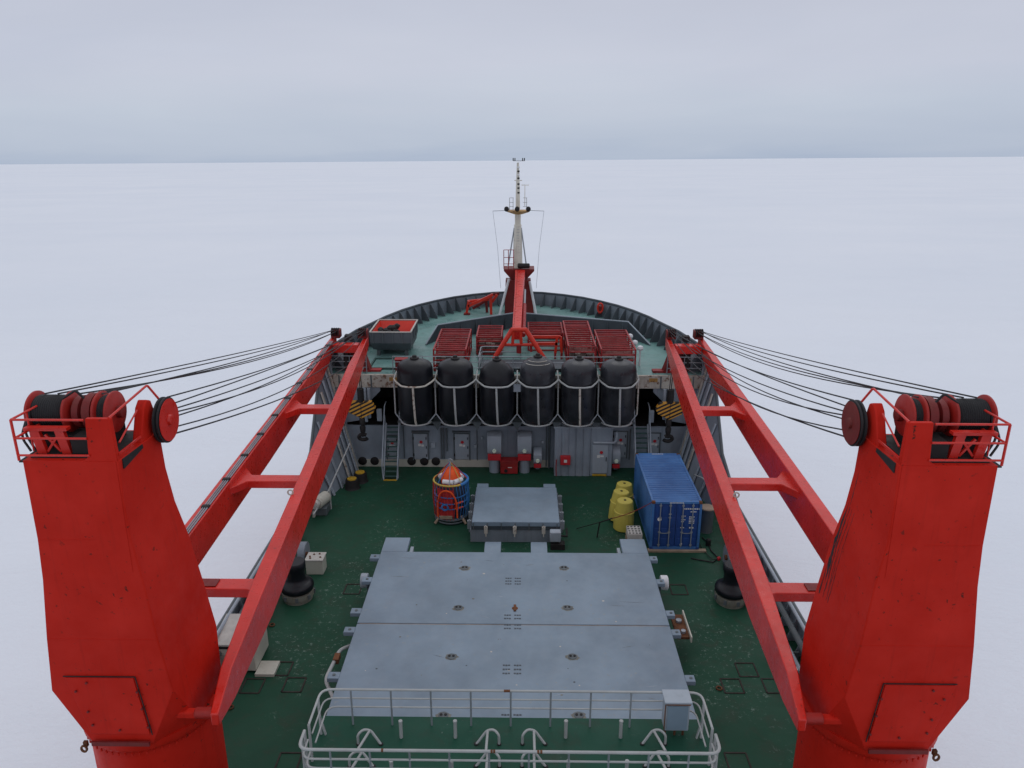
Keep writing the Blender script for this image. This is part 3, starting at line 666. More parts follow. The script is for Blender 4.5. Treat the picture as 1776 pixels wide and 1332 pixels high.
for q in (((974,612),(976,632)),((963,612),(962,632))):
    a=V(*q[0],47.8);m=MB();m.bar(a,(a.x,a.y,6.0),.14,.14);m.build('leg','redcage',t)
m=MB();m.bar(V(925,575,47.9),V(972,575,47.9),.1,.1);m.build('beam','redcage',t)
# ------------------------------------------------------------------ hatch under the A frame (dark machinery)
t=thing('forecastle_skylight',(0,45.6,6),'low dark grey machinery casing on the forecastle behind the middle fenders','casing')
m=MB();m.box(-2.2,3.0,44.9,46.6,6.0,6.3);m.build('casing','dkgrey',t,bevel=.04)
m=MB()
for k in range(12): m.box(-2.05+k*.42,-1.8+k*.42,44.87,44.895,6.05,6.26)
m.build('louvre','dark',t)
# ------------------------------------------------------------------ side bulwarks
for s in(-1,1):
    side='left' if s<0 else 'right'
    t=thing('side_bulwark',(s*11.6,30,0),'grey side bulwark along the %s deck edge rising to the forecastle'%side,'bulwark')
    m=MB();m.box(min(s*11.62,s*11.7),max(s*11.62,s*11.7),-20,37.5,.0,1.1);m.build('low_plate','bulw',t)
    m=MB();m.cyl((s*11.64,-20,1.15),(s*11.64,37.5,1.15),.1,8);m.build('cap_rail','greyd',t)
    m=MB()
    A=[(11.64,37.0,1.1),(11.55,40.5,2.6),(11.5,42.8,5.6),(11.42,43.6,6.9),(11.38,44.5,7.1)];B=[(11.3,37.0,0.),(10.5,40.2,0.),(10.0,42.2,0.),(9.75,43.2,0.),(9.95,44.29,0.)]
    for (a,b),(c,d) in zip(zip(A,A[1:]),zip(B,B[1:])):
        m.add([(s*c[0],c[1],c[2]),(s*d[0],d[1],d[2]),(s*b[0],b[1],b[2]),(s*a[0],a[1],a[2])],[(0,1,2,3)])
        m.add([(s*(c[0]+.08),c[1],c[2]),(s*(d[0]+.08),d[1],d[2]),(s*(b[0]+.08),b[1],b[2]),(s*(a[0]+.08),a[1],a[2])],[(3,2,1,0)])
    m.build('flared_plate','bulw',t)
    m=MB();m.tube([(s*(a[0]+.05),a[1],a[2]) for a in A],.09,8);m.build('flared_cap','greyd',t)
    for k in range(9):
        u=k/8*.98+.01;i=min(3,int(u*4));f=u*4-i
        a=Vector(A[i]).lerp(Vector(A[i+1]),f);b=Vector(B[i]).lerp(Vector(B[i+1]),f);a=b.lerp(a,.96)
        b.z=.02;m=MB();m.bar((s*(a.x-.1),a.y-.02,a.z),(s*(b.x-.14),b.y-.02,b.z),.07,.2,(0,1,0));m.build('rib','whiter' if k%3==1 else 'ltgrey',t)
    for k in range(28):
        y=36.2-k*1.0
        m=MB();m.prism([(s*11.61,y,.0),(s*11.15,y,.0),(s*11.5,y,1.05),(s*11.61,y,1.05)],(0,.03,0));m.build('bracket','bulw',t,recalc=True)
    t=thing('deck_pipes',(s*11.1,28,0),'bundle of grey pipes running along the %s deck edge'%side,'pipes')
    for x,z,r in((11.2,.9,.12),(10.9,.45,.09),(11.35,1.45,.07)):
        m=MB();m.cyl((s*x,12,z),(s*x,35.5,z),r,10);m.build('pipe','ltgrey' if r<.1 else 'greyd',t)
    for k in range(9):
        y=13+k*2.6;m=MB();m.box(min(s*10.8,s*11.3),max(s*10.8,s*11.3),y,y+.08,.0,.33);m.build('support','greyd',t)
    m=MB();q=[(s*10.2,40.7,1.2),(s*10.4,39.6,1.5),(s*10.9,37.5,1.3),(s*11.0,36.0,.9)] if s>0 else [(s*9.75,42.2,2.4),(s*10.35,39.0,.9),(s*10.7,36.9,.5)]
    m.tube(q,.045,8);m.build('handrail','white',t)
# red/white hose trays right side
for k,(y0,y1) in enumerate(((24.6,26.2),(22.2,23.8))):
    m=MB();m.box(10.62,10.74,y0,y1,.5,.62);tag(m.build('fluorescent_batten','wfoam'),'white batten between the right crane and bulwark, %s one'%('farther' if k==0 else 'nearer'),'batten','white battens on the right deck edge')
# ------------------------------------------------------------------ main hatch covers
ct=thing('hatch_coaming',(0,26,0),'dark grey raised coaming under the large hatch covers','coaming')
for a in((-5.9,5.95,20.9,21.1),(-5.9,5.95,31.2,31.35),(-5.9,-5.75,21.1,31.2),(5.8,5.95,21.1,31.2)):
    m=MB();m.box(a[0],a[1],a[2],a[3],0,1.24);m.build('wall','bulw',ct)
def sock(parent,x,y,z,r=.135):
    m=MB();m.lathe((x,y,z+.004),[(r*1.25,0),(r*1.25,.012),(r*.9,.03),(r*.55,.03)],18);m.build('lifting_socket','greyd',parent)
    m=MB();
    for s in(-1,1): m.lathe((x+s*r*.55,y,z+.035),[(r*.36,0),(r*.36,.02)],10)
    m.build('socket_hole','dark',parent)
    m=MB();q=[(x+r*random.uniform(1.25,1.9)*math.cos(a)*1.15,y-.02+r*random.uniform(1.2,1.6)*math.sin(a),z+.001) for a in[2*PI*i/22 for i in range(22)]];m.prism(q,(0,0,.0015));m.build('rust_stain','stain',parent,recalc=True)
def marks(parent,x,y,z,rows):
    m=MB()
    for i in range(rows):
        for s in(-1,1):
            for k in range(3):
                xx=x+s*.2+(k-1)*.095;m.box(xx-.038,xx+.038,y-i*.22-.035-.015*((k+i)%2),y-i*.22+.035,z+.003,z+.006)
    m.build('cover_marking','dkgrey',parent)
def cover(y0,y1,lab,tabs,front):
    t=thing('hatch_cover',(0,(y0+y1)/2,1.25),lab,'hatch cover','large grey hatch covers')
    m=MB();m.box(-6.1,6.14,y0,y1,1.26,1.5);m.build('panel','grey',t,bevel=.025)
    for yy in tabs:
        for s in(-1,1):
            x=-6.1 if s<0 else 6.14
            m=MB();m.box(min(x,x+s*.42),max(x,x+s*.34),yy,yy+.36,1.32,1.495);m.build('side_lug','grey',t,bevel=.02)
            m=MB();m.lathe((x+s*.2,yy+.18,1.496),[(.06,0),(.06,.02)],10);m.build('lug_pin','greyd',t)
    if front:
        for a,b in((-6.1,-4.93),(4.98,6.14)):
            m=MB();m.box(a,b,y1+.004,y1+1.3,1.3,1.497);m.build('front_wing','grey',t,bevel=.02)
        for x in(-4.85,4.8):
            m=MB();m.box(x,x+.14,y1+.05,y1+.8,1.1,1.3);m.build('latch','ltgrey',t)
        for x in(-1.0,1.15):
            m=MB();m.prism([(x-.37,y1+.01,1.0),(x-.37,y1+.01,1.43),(x-.37,y1+.5,1.49),(x-.37,y1+.9,1.47),(x-.37,y1+1.15,1.38),(x-.37,y1+1.3,1.2),(x-.37,y1+1.35,.9)],(.75,0,0));m.build('hinge_cover','grey',t,recalc=True)
    return t
c1=cover(26.06,31.5,'grey steel hatch cover with forward wings, the farther of the two large ones',(30.9,29.0,26.7),True)
c2=cover(20.9,26.0,'grey steel hatch cover nearest the white railing',(25.45,22.8),False)
random.seed(5)
for x,y in((806,985),(978,985),(795,1054),(984,1054)): p=G(x,y,1.5);sock(c1,p.x,p.y,1.5)
for x,y in((783,1139),(993,1139),(769,1241),(1004,1241)): p=G(x,y,1.5);sock(c2,p.x,p.y,1.5)
for x,y,r,c in((890,1003,3,c1),(889,1067,2,c1),(889,1084,2,c2),(888,1154,3,c2),(887,1240,1,c2)): p=G(x,y,1.5);marks(c,p.x,p.y,1.5,r)
p=G(893,1055,1.5);m=MB();m.lathe((p.x,p.y,1.503),[(.13,0),(.1,.02),(.05,.06)],10);m.box(p.x-.05,p.x+.05,p.y-.22,p.y+.2,1.505,1.55);m.build('rusty_pad_eye','rust',c1)
m=MB();m.box(-6.0,6.05,26.004,26.056,1.3,1.47);m.build('seam_gasket','wood',c2)
for k in range(26):
    x=random.uniform(-5.6,5.6);y=random.uniform(21.2,31.2);c=c1 if y>26.1 else c2
    if 25.9<y<26.15: continue
    m=MB();r=random.uniform(.02,.06);m.lathe((x,y,1.5005),[(r,0),(r*.6,.002)],6);m.build('paint_chip',random.choice(('stain','palletw','dkgrey')),c)
for k in range(16):
    x=random.uniform(-5.5,5.5);y=random.uniform(21.4,31);c=c1 if y>26.4 else c2
    if 25.2<y<=26.4: continue
    a=random.uniform(-.5,.5);l=random.uniform(.25,1.0);w=random.uniform(.008,.018);d=Vector((math.cos(a),math.sin(a),0));nn=Vector((-d.y,d.x,0))*w
    p0=Vector((x,y,1.5015));q=[p0-d*l/2,p0+nn*.8-d*l*.1,p0+d*l/2,p0-nn+d*l*.15]
    m=MB();m.prism(q,(0,0,.0015));m.build('scratch',random.choice(('stain','dkgrey','ltgrey')),c,recalc=True)
for s,px in((-1,631),(1,1140)):
    t=thing('hatch_roller',(s*6.65,29.6,.9),'%s roller wheel beside the far hatch cover, on its %s side'%(('grey','left') if s<0 else ('white','right')),'roller','roller wheels beside the far hatch cover')
    m=MB();m.lathe((s*6.55-.15,29.7,1.1),[(.1,0),(.3,.02),(.32,.05),(.32,.3),(.28,.33)],20,'X');m.build('wheel','ltgrey' if s<0 else 'wfoam',t)
    m=MB();m.box(s*6.35-.08,s*6.35+.08,29.6,29.8,0,1.15);m.build('bracket','greyd',t)
t=thing('bent_pipe',(-6.6,24,1),'white bent pipe with rusty clamp along the left side of the near hatch cover','pipe')
m=MB();m.tube(fillet([(-6.25,25.3,1.0),(-6.55,24.9,1.1),(-6.7,23.2,1.1),(-6.15,22.2,1.1)],.3),.07,10);m.build('pipe','white',t)
m=MB();m.box(-6.65,-6.45,24.2,24.6,1.0,1.2);m.build('clamp','rust',t)
t=thing('cable_tray',(6.8,26.8,1),'rusty cable tray with cream edge beside the seam of the hatch covers','cable tray')
m=MB();m.box(6.45,6.95,26.0,27.5,.9,1.0);m.build('tray','rust',t);m=MB();m.box(6.95,7.0,25.8,27.6,.9,1.15);m.build('edge_strip','cream',t)
m=MB();m.lathe((6.7,27.0,1.0),[(.12,0),(.12,.1),(.05,.12)],10);m.lathe((6.75,26.3,1.0),[(.1,0),(.1,.1),(.05,.12)],10);m.build('fitting','steel',t)
# ------------------------------------------------------------------ small hatch
t=thing('small_hatch',(0,37.1,0),'smaller grey hatch with clamped lid in front of the large hatch covers','hatch')
m=MB();m.box(-2.25,2.35,35.05,39.3,0,.72);m.build('coaming','bulw',t,bevel=.02)
m=MB();m.box(-2.15,2.25,34.95,38.95,.95,1.2);m.build('lid','grey',t,bevel=.02)
m=MB();m.box(-2.12,-1.5,38.954,39.4,.97,1.198);m.box(1.55,2.2,38.954,39.4,.97,1.198);m.build('lid_lug','grey',t)
m=MB();m.box(-2.2,2.3,35.0,39.0,.73,.94);m.build('gasket_band','dkgrey',t)
for k in range(7):
    x=-2.1+k*.7;m=MB();m.box(x,x+.04,34.9,34.948,.76,1.15);m.build('lid_rib','greyd',t)
for x in(-1.45,0,1.45):
    m=MB();m.box(x-.09,x+.09,34.8,34.94,.62,.98);m.cyl((x,34.82,.45),(x,34.82,1.05),.035,8);m.build('clamp','whiter',t)
for s in(-1,1):
    for k in range(4):
        x=2.42 if s>0 else -2.32;y=35.4+k*.95
        m=MB();m.box(x-.1,x+.1,y,y+.14,.55,1.0);m.cyl((x,y+.07,.35),(x,y+.07,1.05),.035,8);m.build('clamp','steel',t)
t=thing('hatch_motor',(2.15,34.7,0),'grey motor box with pipework at the near right corner of the small hatch','motor')
m=MB();m.box(1.75,2.3,34.35,34.75,.4,.95);m.build('housing','ltgrey',t,bevel=.05)
m=MB();m.box(1.8,2.5,34.3,34.75,.0,.3);m.tube([(2.3,34.5,.7),(2.6,34.6,.6),(2.65,35.6,.5)],.05,8);m.build('pipework','dark',t)
# ------------------------------------------------------------------ blue container
t=thing('shipping_container',(7.95,37.1,.1),'blue twenty foot shipping container with white lettering on its closed doors','container')
X0,X1,Y0,Y1,Z0,Z1=6.7,9.14,34.3,40.3,.1,2.7
m=MB();y=Y0+.15
m.box(X0+.05,X1-.05,Y0+.1,Y1-.05,Z1-.1,Z1-.05)
while y<Y1-.2:
    m.prism([(X0+.06,y,Z1-.05),(X0+.06,y+.03,Z1-.012),(X0+.06,y+.13,Z1-.012),(X0+.06,y+.16,Z1-.05)],(X1-X0-.12,0,0));y+=.215
m.build('roof','blue',t,recalc=True)
for s,x in((-1,X0),(1,X1)):
    m=MB();y=Y0+.12
    xi=x-s*.05
    m.box(min(xi,xi-s*.02),max(xi,xi-s*.02),Y0+.1,Y1-.1,Z0+.15,Z1-.1)
    while y<Y1-.3:
        m.prism([(xi,y,Z0+.16),(xi+s*.035,y+.05,Z0+.16),(xi+s*.035,y+.13,Z0+.16),(xi,y+.18,Z0+.16)],(0,0,Z1-Z0-.27));y+=.28
    m.build('side_panel','blue',t,recalc=True)
m=MB()
for x in(X0,X1-.1):
    for z in(Z0,Z1-.09): m.box(x,x+.1,Y0+.16,Y1-.1,z,z+.09)
for x in(X0,X1-.12):
    for y in(Y0,Y1-.14): m.box(x,x+.12,y,y+.14,Z0+.13,Z1-.13)
for y in(Y0,Y1-.12):
    m.box(X0+.15,X1-.15,y,y+.12,Z1-.11,Z1-.002);m.box(X0+.15,X1-.15,y,y+.12,Z0,Z0+.13)
m.build('frame','blue',t)
for x in(X0-.006,X1-.165):
    for y in(Y0-.006,Y1-.17):
        for z in(Z0-.004,Z1-.125):
            m=MB();m.box(x,x+.17,y,y+.17,z,z+.13);m.build('corner_casting','rust' if z>1 else 'blued',t,bevel=.02)
m=MB();m.box(X0+.13,X1-.13,Y1-.06,Y1-.02,Z0+.14,Z1-.12);m.build('end_wall','blue',t)
for i,(a,b) in enumerate(((X0+.13,(X0+X1)/2-.01),((X0+X1)/2+.01,X1-.13))):
    m=MB();zz=[Z0+.14,Z0+.6,Z0+.68,Z0+1.15,Z0+1.23,Z0+1.75,Z0+1.83,Z1-.12]
    m.box(a,b,Y0+.05,Y0+.09,Z0+.14,Z1-.12)
    for q in((Z0+.2,Z0+.58),(Z0+.7,Z0+1.13),(Z0+1.25,Z0+1.73),(Z0+1.85,Z1-.2)):
        for w in range(3):
            ww=(b-a-.1)/3;m.box(a+.05+w*ww+.02,a+.05+(w+1)*ww-.02,Y0+.03,Y0+.05,q[0],q[1])
    d=m.build('door','blued',t,bevel=.01)
    for rx in(a+.3,b-.3):
        m=MB();m.cyl((rx,Y0+.0,Z0+.12),(rx,Y0+.0,Z1-.08),.026,8)
        for zq in(Z0+.2,Z0+.9,Z0+1.7,Z1-.25): m.box(rx-.06,rx+.06,Y0-.01,Y0+.03,zq,zq+.07)
        m.build('lock_rod','steel',d)
        m=MB();m.bar((rx,Y0-.04,Z0+.92),(rx+(.26 if rx<(a+b)/2 else -.22),Y0-.04,Z0+.9),.03,.03);m.build('handle','steel',d)
# white stencilled marks, too small to read in the photo
m=MB();yy=Y0+.019
def dash(x,z,w,h): m.box(x,x+w,yy-.006,yy,z,z+h)
for k in range(9): dash(8.28+k*.088,2.28,.06,.07)
for k in range(4): dash(8.6+k*.075,2.13,.05,.06)
for r in range(5):
    for k in range(4 if r!=1 else 3): dash(8.55+k*.07,1.86-r*.085,.05,.045)
for r in range(4):
    for k in range(3-(r%2)): dash(8.17+k*.075,1.9-r*.1,.05,.045)
for k in range(3): dash(8.58+k*.08,1.25,.055,.08);dash(8.15+k*.07,1.27,.045,.05)
dash(7.55,2.0,.12,.05);dash(8.2,.35,.09,.09)
for k in range(10): m.box(7.55+k*.07,7.6+k*.07,Y0-.004,Y0-.001,Z1-.08,Z1-.03)
for k in range(8): m.box(7.6+k*.08,7.66+k*.08,Y1-.16,Y1-.1,Z1+.0,Z1+.004)
m.build('lettering','sign_w',t)
m=MB();m.lathe((7.1,Y0-.001,1.75),[(.1,-.005),(.1,0)],18,'Y');m.build('round_emblem','sign_w',t)
m=MB();m.box(X0-.1,X1+.35,Y0-.15,Y0+.1,.0,.09);tag(m.build('timber_beam','wood'),'pale timber beam under the near end of the blue container','timber')
m=MB();m.box(X0-.1,X1+.1,Y1-.3,Y1,.0,.09);tag(m.build('timber_beam','wood'),'pale timber beam under the far end of the blue container','timber')
# lashing rope from container
t=thing('lashing_rope',(6.6,34.3,2.4),'dark red and black lashing line from the container corner down to the deck','rope')
p0=V(1131,871,34.25);p1=V(1062,899,35.2);p2=V(1040,906,35.6)
m=MB();m.tube(sag(p0,p1,.1,10),.02,6);m.build('red_line','reddk',t);m=MB();m.tube([p1,p2,(p2.x-.1,p2.y,.02)],.035,6);m.tube([p2,G(1000,918,0)+Vector((0,0,.04))],.02,6);m.build('black_line','dark',t)
# ------------------------------------------------------------------ yellow buoys
blab=['yellow cylindrical float nearest the wooden pallet','yellow cylindrical float leaning between the other two','yellow cylindrical float standing farthest back beside the container']
for i,(tx,ty,lean) in enumerate(((1084,868,(.02,0)),(1078,853,(.25,.0)),(1083,840,(.05,.1)))):
    tp=G(tx,ty,1.62 if i<2 else 1.6);bx,by=tp.x-lean[0],tp.y-lean[1]+.0
    if i==1: bx,by=tp.x-.13,tp.y-.05
    t=thing('yellow_float',(bx,by,0),blab[i],'float','yellow floats beside the container')
    ax=Vector((tp.x-bx,tp.y-by,1.62)).normalized();m=MB();m.lathe((0,0,0),[(.47,0),(.53,.05),(.53,.5),(.5,1.0),(.43,1.5),(.41,1.6),(.37,1.63)],28)
    q=Vector((0,0,1)).rotation_difference(ax).to_matrix();m.v=[q@p+Vector((bx,by,.0)) for p in m.v];zmin=min(p.z for p in m.v);m.v=[p-Vector((0,0,zmin)) for p in m.v];m.build('body','yellow',t)
    m=MB();m.lathe((0,0,1.632),[(.07,0),(.07,.02),(.03,.03)],12);m.v=[q@p+Vector((bx,by,-zmin)) for p in m.v];m.build('eye','dark',t)
    m=MB();m.lathe((0,0,1.0),[(.505,0),(.53,.03),(.5,.06)],28);m.v=[q@p+Vector((bx,by,-zmin)) for p in m.v];m.build('band','yellow',t)
# ------------------------------------------------------------------ pallet with white blocks
t=thing('block_pallet',(6.05,34.2,0),'wooden pallet of pierced white blocks at the near left corner of the blue container','pallet')
m=MB();
for k in range(5): m.box(5.68,6.42,33.75+k*.2,33.87+k*.2,.38,.42)
for x in(5.7,6.0,6.32): m.box(x,x+.09,33.75,34.67,.28,.375)
for x in(5.7,6.0,6.32): m.box(x,x+.09,33.75,34.67,.0,.1)
for k in range(5): m.box(5.68,6.42,33.75+k*.2,33.87+k*.2,.105,.27)
m.v=[p+Vector((-.05,.72,.0)) for p in m.v];m.build('pallet_base','wood',t)
m=MB();m.box(5.7,6.4,33.77,34.65,.425,.82);m.v=[p+Vector((-.05,.72,.0)) for p in m.v];m.build('blocks','palletw',t,bevel=.02)
m=MB();random.seed(2)
for i in range(4):
    for j in range(4):
        x=5.78+i*.17+random.uniform(-.01,.01);y=33.87+j*.22;m.lathe((x,y,.822),[(.062,0),(.062,.003)],8)
m.v=[p+Vector((-.05,.72,.0)) for p in m.v];m.build('block_holes','dark',t)
M['dkblue']=paint('dark_blue_fabric',(.015,.025,.05),.7,.4,scale=3)
# ------------------------------------------------------------------ transfer basket
BX,BY=-3.42,37.6;t=thing('transfer_basket',(BX,BY,0),'orange and blue netted personnel transfer basket with white padding on top','basket')
def circ(r,z,n=28,a0=0,a1=2*PI): return [(BX+r*math.cos(a0+(a1-a0)*i/n),BY+r*math.sin(a0+(a1-a0)*i/n),z) for i in range(n if a1-a0>6.2 else n+1)]
m=MB();m.tube(circ(.86,.3),.07,8,True);m.tube(circ(.86,.12),.05,8,True);m.build('base_ring','greyd',t)
m=MB();m.lathe((BX,BY,.3),[(.82,0),(.82,.05)],28);m.build('floor','stairs',t)
for a in(-2.4,-.75,.8,2.4):
    x,y=math.cos(a),math.sin(a);m=MB();m.cyl((BX+.75*x,BY+.75*y,.4),(BX+1.12*x,BY+1.12*y,.07),.07,8);m.build('foot','wood',t)
m=MB();m.tube(circ(.9,2.3,40),.05,10,True);m.build('top_ring','lime',t)
m=MB();m.tube(circ(.9,2.3,14,-.9,1.9),.078,8);m.build('blue_ring_padding','rblue',t)
for z,mt in((1.25,'rblue'),(.95,'rblue'),(1.6,'rblue')):
    m=MB();m.tube(circ(.88,z),.035,6,True);m.build('hoop',mt,t)
m=MB();m.tube(circ(.9,1.3,5,-1.3,-.75),.045,8);m.tube(circ(.9,1.0,5,-1.3,-.75),.045,8);m.build('orange_hoop','orange',t)
for i in range(32):
    a=2*PI*i/32;m=MB();m.tube([(BX+.9*math.cos(a),BY+.9*math.sin(a),.32),(BX+.97*math.cos(a+.12),BY+.97*math.sin(a+.12),1.3),(BX+.93*math.cos(a),BY+.93*math.sin(a),2.28)],.018,5)
    m.build('net_cord','redrope' if 15<=i<=25 else 'rblue' if i<8 or i>25 else 'steel',t)
m=MB();m.tube([(BX+.93*math.cos(-1.75-.6*math.cos(a)),BY+.93*math.sin(-1.75-.6*math.cos(a)),.45+1.6*math.sin(a)**.6) for a in[PI*k/18 for k in range(19)]],.045,8);m.build('entrance_hoop','orange',t)
m=MB();m.lathe((BX+.02,BY,2.0),[(.5,0),(.54,.25),(.52,.5),(.44,.72),(.3,.9),(.12,1.0)],20);m.build('orange_cone','orange',t)
for a0,a1 in((-2.2,-1.3),(-1.2,-.3),(.2,1.1),(2.0,2.9)):
    p=[(BX+.62*math.cos(q),BY+.62*math.sin(q),2.38) for q in(a0,a1)];m=MB();m.cyl(p[0],p[1],.13,12);m.build('white_pad','wfoam',t)
for i in range(8):
    a=2*PI*i/8;m=MB();m.tube([(BX+.88*math.cos(a),BY+.88*math.sin(a),2.33),(BX+.34*math.cos(a),BY+.3*math.sin(a),2.95),(BX,BY,3.3)],.022,5);m.build('lifting_rope',('redrope','rblue','steel','lime')[i%4],t)
m=MB();m.tube([(BX+.1*math.cos(a),BY,3.36+.1*math.sin(a)) for a in[2*PI*i/12 for i in range(12)]],.03,6,True);m.build('lifting_ring','steel',t)
m=MB();m.tube([(BX-.25+.16*math.cos(a),BY-.93,1.1+.16*math.sin(a)) for a in[2*PI*i/18 for i in range(18)]],.05,8,True);m.build('blue_life_ring','rblue',t)
m=MB();m.box(BX-.5,BX+.12,BY-.98,BY-.93,.45,.62);m.build('name_board','wood',t)
m=MB();m.lathe((BX,BY,.36),[(.74,0),(.76,1.2),(.72,1.6),(.6,1.75)],20);m.build('inner_bag','dkblue',t)
m=MB();q=[(BX+.8*math.cos(a),BY+.8*math.sin(a)) for a in[-2.5+1.15*k/8 for k in range(9)]]
for a,c in zip(q,q[1:]): m.prism([(a[0],a[1],.45),(c[0],c[1],.45),(c[0],c[1],2.0),(a[0],a[1],2.0)],(0,.03,0))
m.build('red_inner_panel','redrope',t,recalc=True)
# ------------------------------------------------------------------ capstans
for s in(-1,1):
    side='left' if s<0 else 'right';x=s*9.62;y=30.0
    t=thing('capstan',(x,y,0),'black mushroom shaped capstan on a beige ring base beside the %s crane boom'%side,'capstan','black capstans')
    m=MB();m.lathe((x,y,0),[(.63,0),(.63,.18),(.7,.2),(.7,.42),(.6,.44)],32);m.build('base','beige',t)
    m=MB();m.lathe((x,y,0),[(.6,.44),(.71,.52),(.73,.66),(.69,.78),(.56,.86),(.43,.92),(.39,1.05),(.38,1.4),(.42,1.52),(.44,1.6),(.44,1.8),(.4,1.85)],36);m.build('drum','black',t,smooth=50)
    for k in range(8):
        a=PI/4*k+.2;m=MB();m.box(-.05,.05,-.06,.06,.2,.4);m.v=[Matrix.Rotation(a,3,'Z')@(p+Vector((.7,0,0)))+Vector((x,y,0)) for p in m.v];m.build('lug','greyd',t)
    t=thing('fairlead_cover',(s*10.2,32.6,0),'grey rounded steel cover behind the %s capstan'%side,'cover')
    pts=[(s*10.2-.1,32.2,0)]+[(s*10.2-.1,32.9-.55*math.cos(a),0.6+.5*math.sin(a)) for a in[PI*k/10 for k in range(11)]]+[(s*10.2-.1,33.45,0)]
    m=MB();m.prism(pts,(.34,0,0));m.build('cover','bulw',t,recalc=True,bevel=.03)
    m=MB();m.lathe((s*10.2+(.22 if s<0 else -.2),32.7,.6),[(.13,0),(.13,.1)],12,'X');m.build('axle','rust',t)
t=thing('battery_box',(-9.37,32.3,0),'square white deck box with rusty bolts on top, next to the left capstan','box')
m=MB();m.box(-9.15,-8.35,31.9,32.6,0,.72);m.v=[p-Vector((.62,0,0)) for p in m.v];m.build('body','cream',t,bevel=.02);m=MB();m.box(-9.18,-8.32,31.87,32.63,.722,.78);m.v=[p-Vector((.62,0,0)) for p in m.v];m.build('lid','palletw',t,bevel=.01)
m=MB()
for q in((-9,32.2),(-8.85,32.4),(-8.6,32.45),(-8.5,32.15),(-8.95,32.05)): m.lathe((q[0],q[1],.78),[(.05,0),(.04,.04)],8)
m.v=[p-Vector((.62,0,0)) for p in m.v];m.build('bolt','rust',t)
# ------------------------------------------------------------------ white winch left, bollards
p=G(558,893,0);t=thing('deck_winch',(p.x,p.y,0),'white cylindrical winch motor on feet beside the left bulwark ribs','winch')
a=Vector((p.x-.18,p.y-.15,.75));b=Vector((p.x+.12,p.y+.75,.75))
m=MB();m.cyl(a,b,.33,20);m.build('motor','cream',t,bevel=.03);m=MB();m.cyl(a-(b-a)*.25,a,.24,16);m.build('end_cap','palletw',t)
m=MB();m.box(p.x-.4,p.x+.32,p.y-.1,p.y+.7,0,.45);m.build('saddle','greyd',t,bevel=.03)
m=MB();m.box(p.x-.42,p.x-.3,p.y-.3,p.y-.1,0,.3);m.build('drain_spout','whiter',t)
m=MB();m.box(p.x-.1,p.x+.25,p.y+.85,p.y+1.2,0,.9);m.build('gearbox','dark',t,bevel=.05)
m=MB();m.cyl((p.x+.35,p.y+.7,0),(p.x+.3,p.y+.9,1.15),.04,8);m.build('brake_lever','white',t)
for k,(bx,by) in enumerate(((-9.25,42.15),(-9.55,41.25))):
    t=thing('bollard',(bx,by,0),'black bollard with yellow painted top by the left bulwark, the %s of two'%('farther' if k==0 else 'nearer'),'bollard','bollards at the left bulwark')
    m=MB();m.lathe((bx,by,0),[(.46,0),(.42,.06),(.4,.12),(.38,.5),(.36,.56)],20);m.build('post','dark',t)
    m=MB();m.lathe((bx,by,.561),[(.27,0),(.27,.05),(.22,.07)],20);m.build('yellow_top','ytop',t)
t=thing('cable_reel',(9.95,36.4,0),'grey drum with a pale lid standing between the blue container and the right boom','drum')
m=MB();m.lathe((9.95,36.4,0),[(.36,0),(.34,.1),(.34,1.25),(.37,1.3)],24);m.build('body','greyd',t)
m=MB();m.lathe((9.95,36.4,1.31),[(.38,0),(.38,.05),(.3,.07)],24);m.build('lid','wood',t)
t=thing('hose_tangle',(9.8,33.9,0),'thin black hose curling over the deck right of the blue container','hose')
m=MB();m.tube([(9.6,35.6,.04),(9.8,35.0,.04),(9.75,34.3,.04),(9.95,33.6,.04),(9.6,33.2,.04),(9.0,33.4,.04),(8.6,33.55,.04)],.03,6);m.tube([(9.3,35.4,.1),(9.35,34.4,.04),(9.6,33.4,.08),(9.9,33.45,.05)],.02,6);m.build('hose','dark',t)
m=MB();m.lathe((9.95,33.5,0),[(.09,0),(.09,.12),(.04,.16)],10);m.build('coupling','sign_r',t)
m=MB();m.lathe((9.75,34.9,0),[(.13,0),(.13,.3),(.08,.35)],10);m.build('valve','dark',t)
# ------------------------------------------------------------------ cream box left + ropes
t=thing('cream_deck_box',(-10.6,25.6,0),'cream coloured deck box with sloping lid between the left crane and its boom','box')
m=MB();m.box(-11.4,-9.85,24.9,26.5,.1,1.25);m.build('body','cream',t,bevel=.03)
m=MB();m.prism([(-11.45,24.85,1.252),(-11.45,26.6,1.252),(-11.45,26.6,1.5),(-11.45,24.85,1.32)],(1.65,0,0));m.build('lid','palletw',t,recalc=True,bevel=.01)
m=MB();m.box(-9.84,-9.1,24.7,25.5,.0,.12);m.build('drip_tray','cream',t)
m=MB();m.box(-11.45,-9.8,24.88,24.898,1.1,1.2);m.build('lid_seal','dark',t)
t=thing('rope_coils',(-11,28.5,0),'yellow and green mooring rope coils piled at the left bulwark behind the boom','ropes')
for k,(x,y,z,r,c) in enumerate(((-11.0,29.6,.5,.32,'lime'),(-11.0,28.9,.55,.35,'lime'),(-10.9,28.2,.45,.4,'green'),(-10.9,28.2,.6,.36,'green'),(-10.85,27.6,.4,.38,'dark'),(-11.0,30.3,.8,.3,'dark'))):
    m=MB();m.tube([(x+r*math.cos(a)*(1+.08*math.sin(3*a)),y+r*math.sin(a),z+.12*math.sin(a*2+k)) for a in[2*PI*i/20 for i in range(20)]],.06,6,True);m.build('coil',c,t)
m=MB();m.cyl((-11,27.3,.2),(-11,29.8,.2),.18,10);m.box(-11.3,-10.7,27.2,30.5,0,.12);m.build('rack','dark',t)
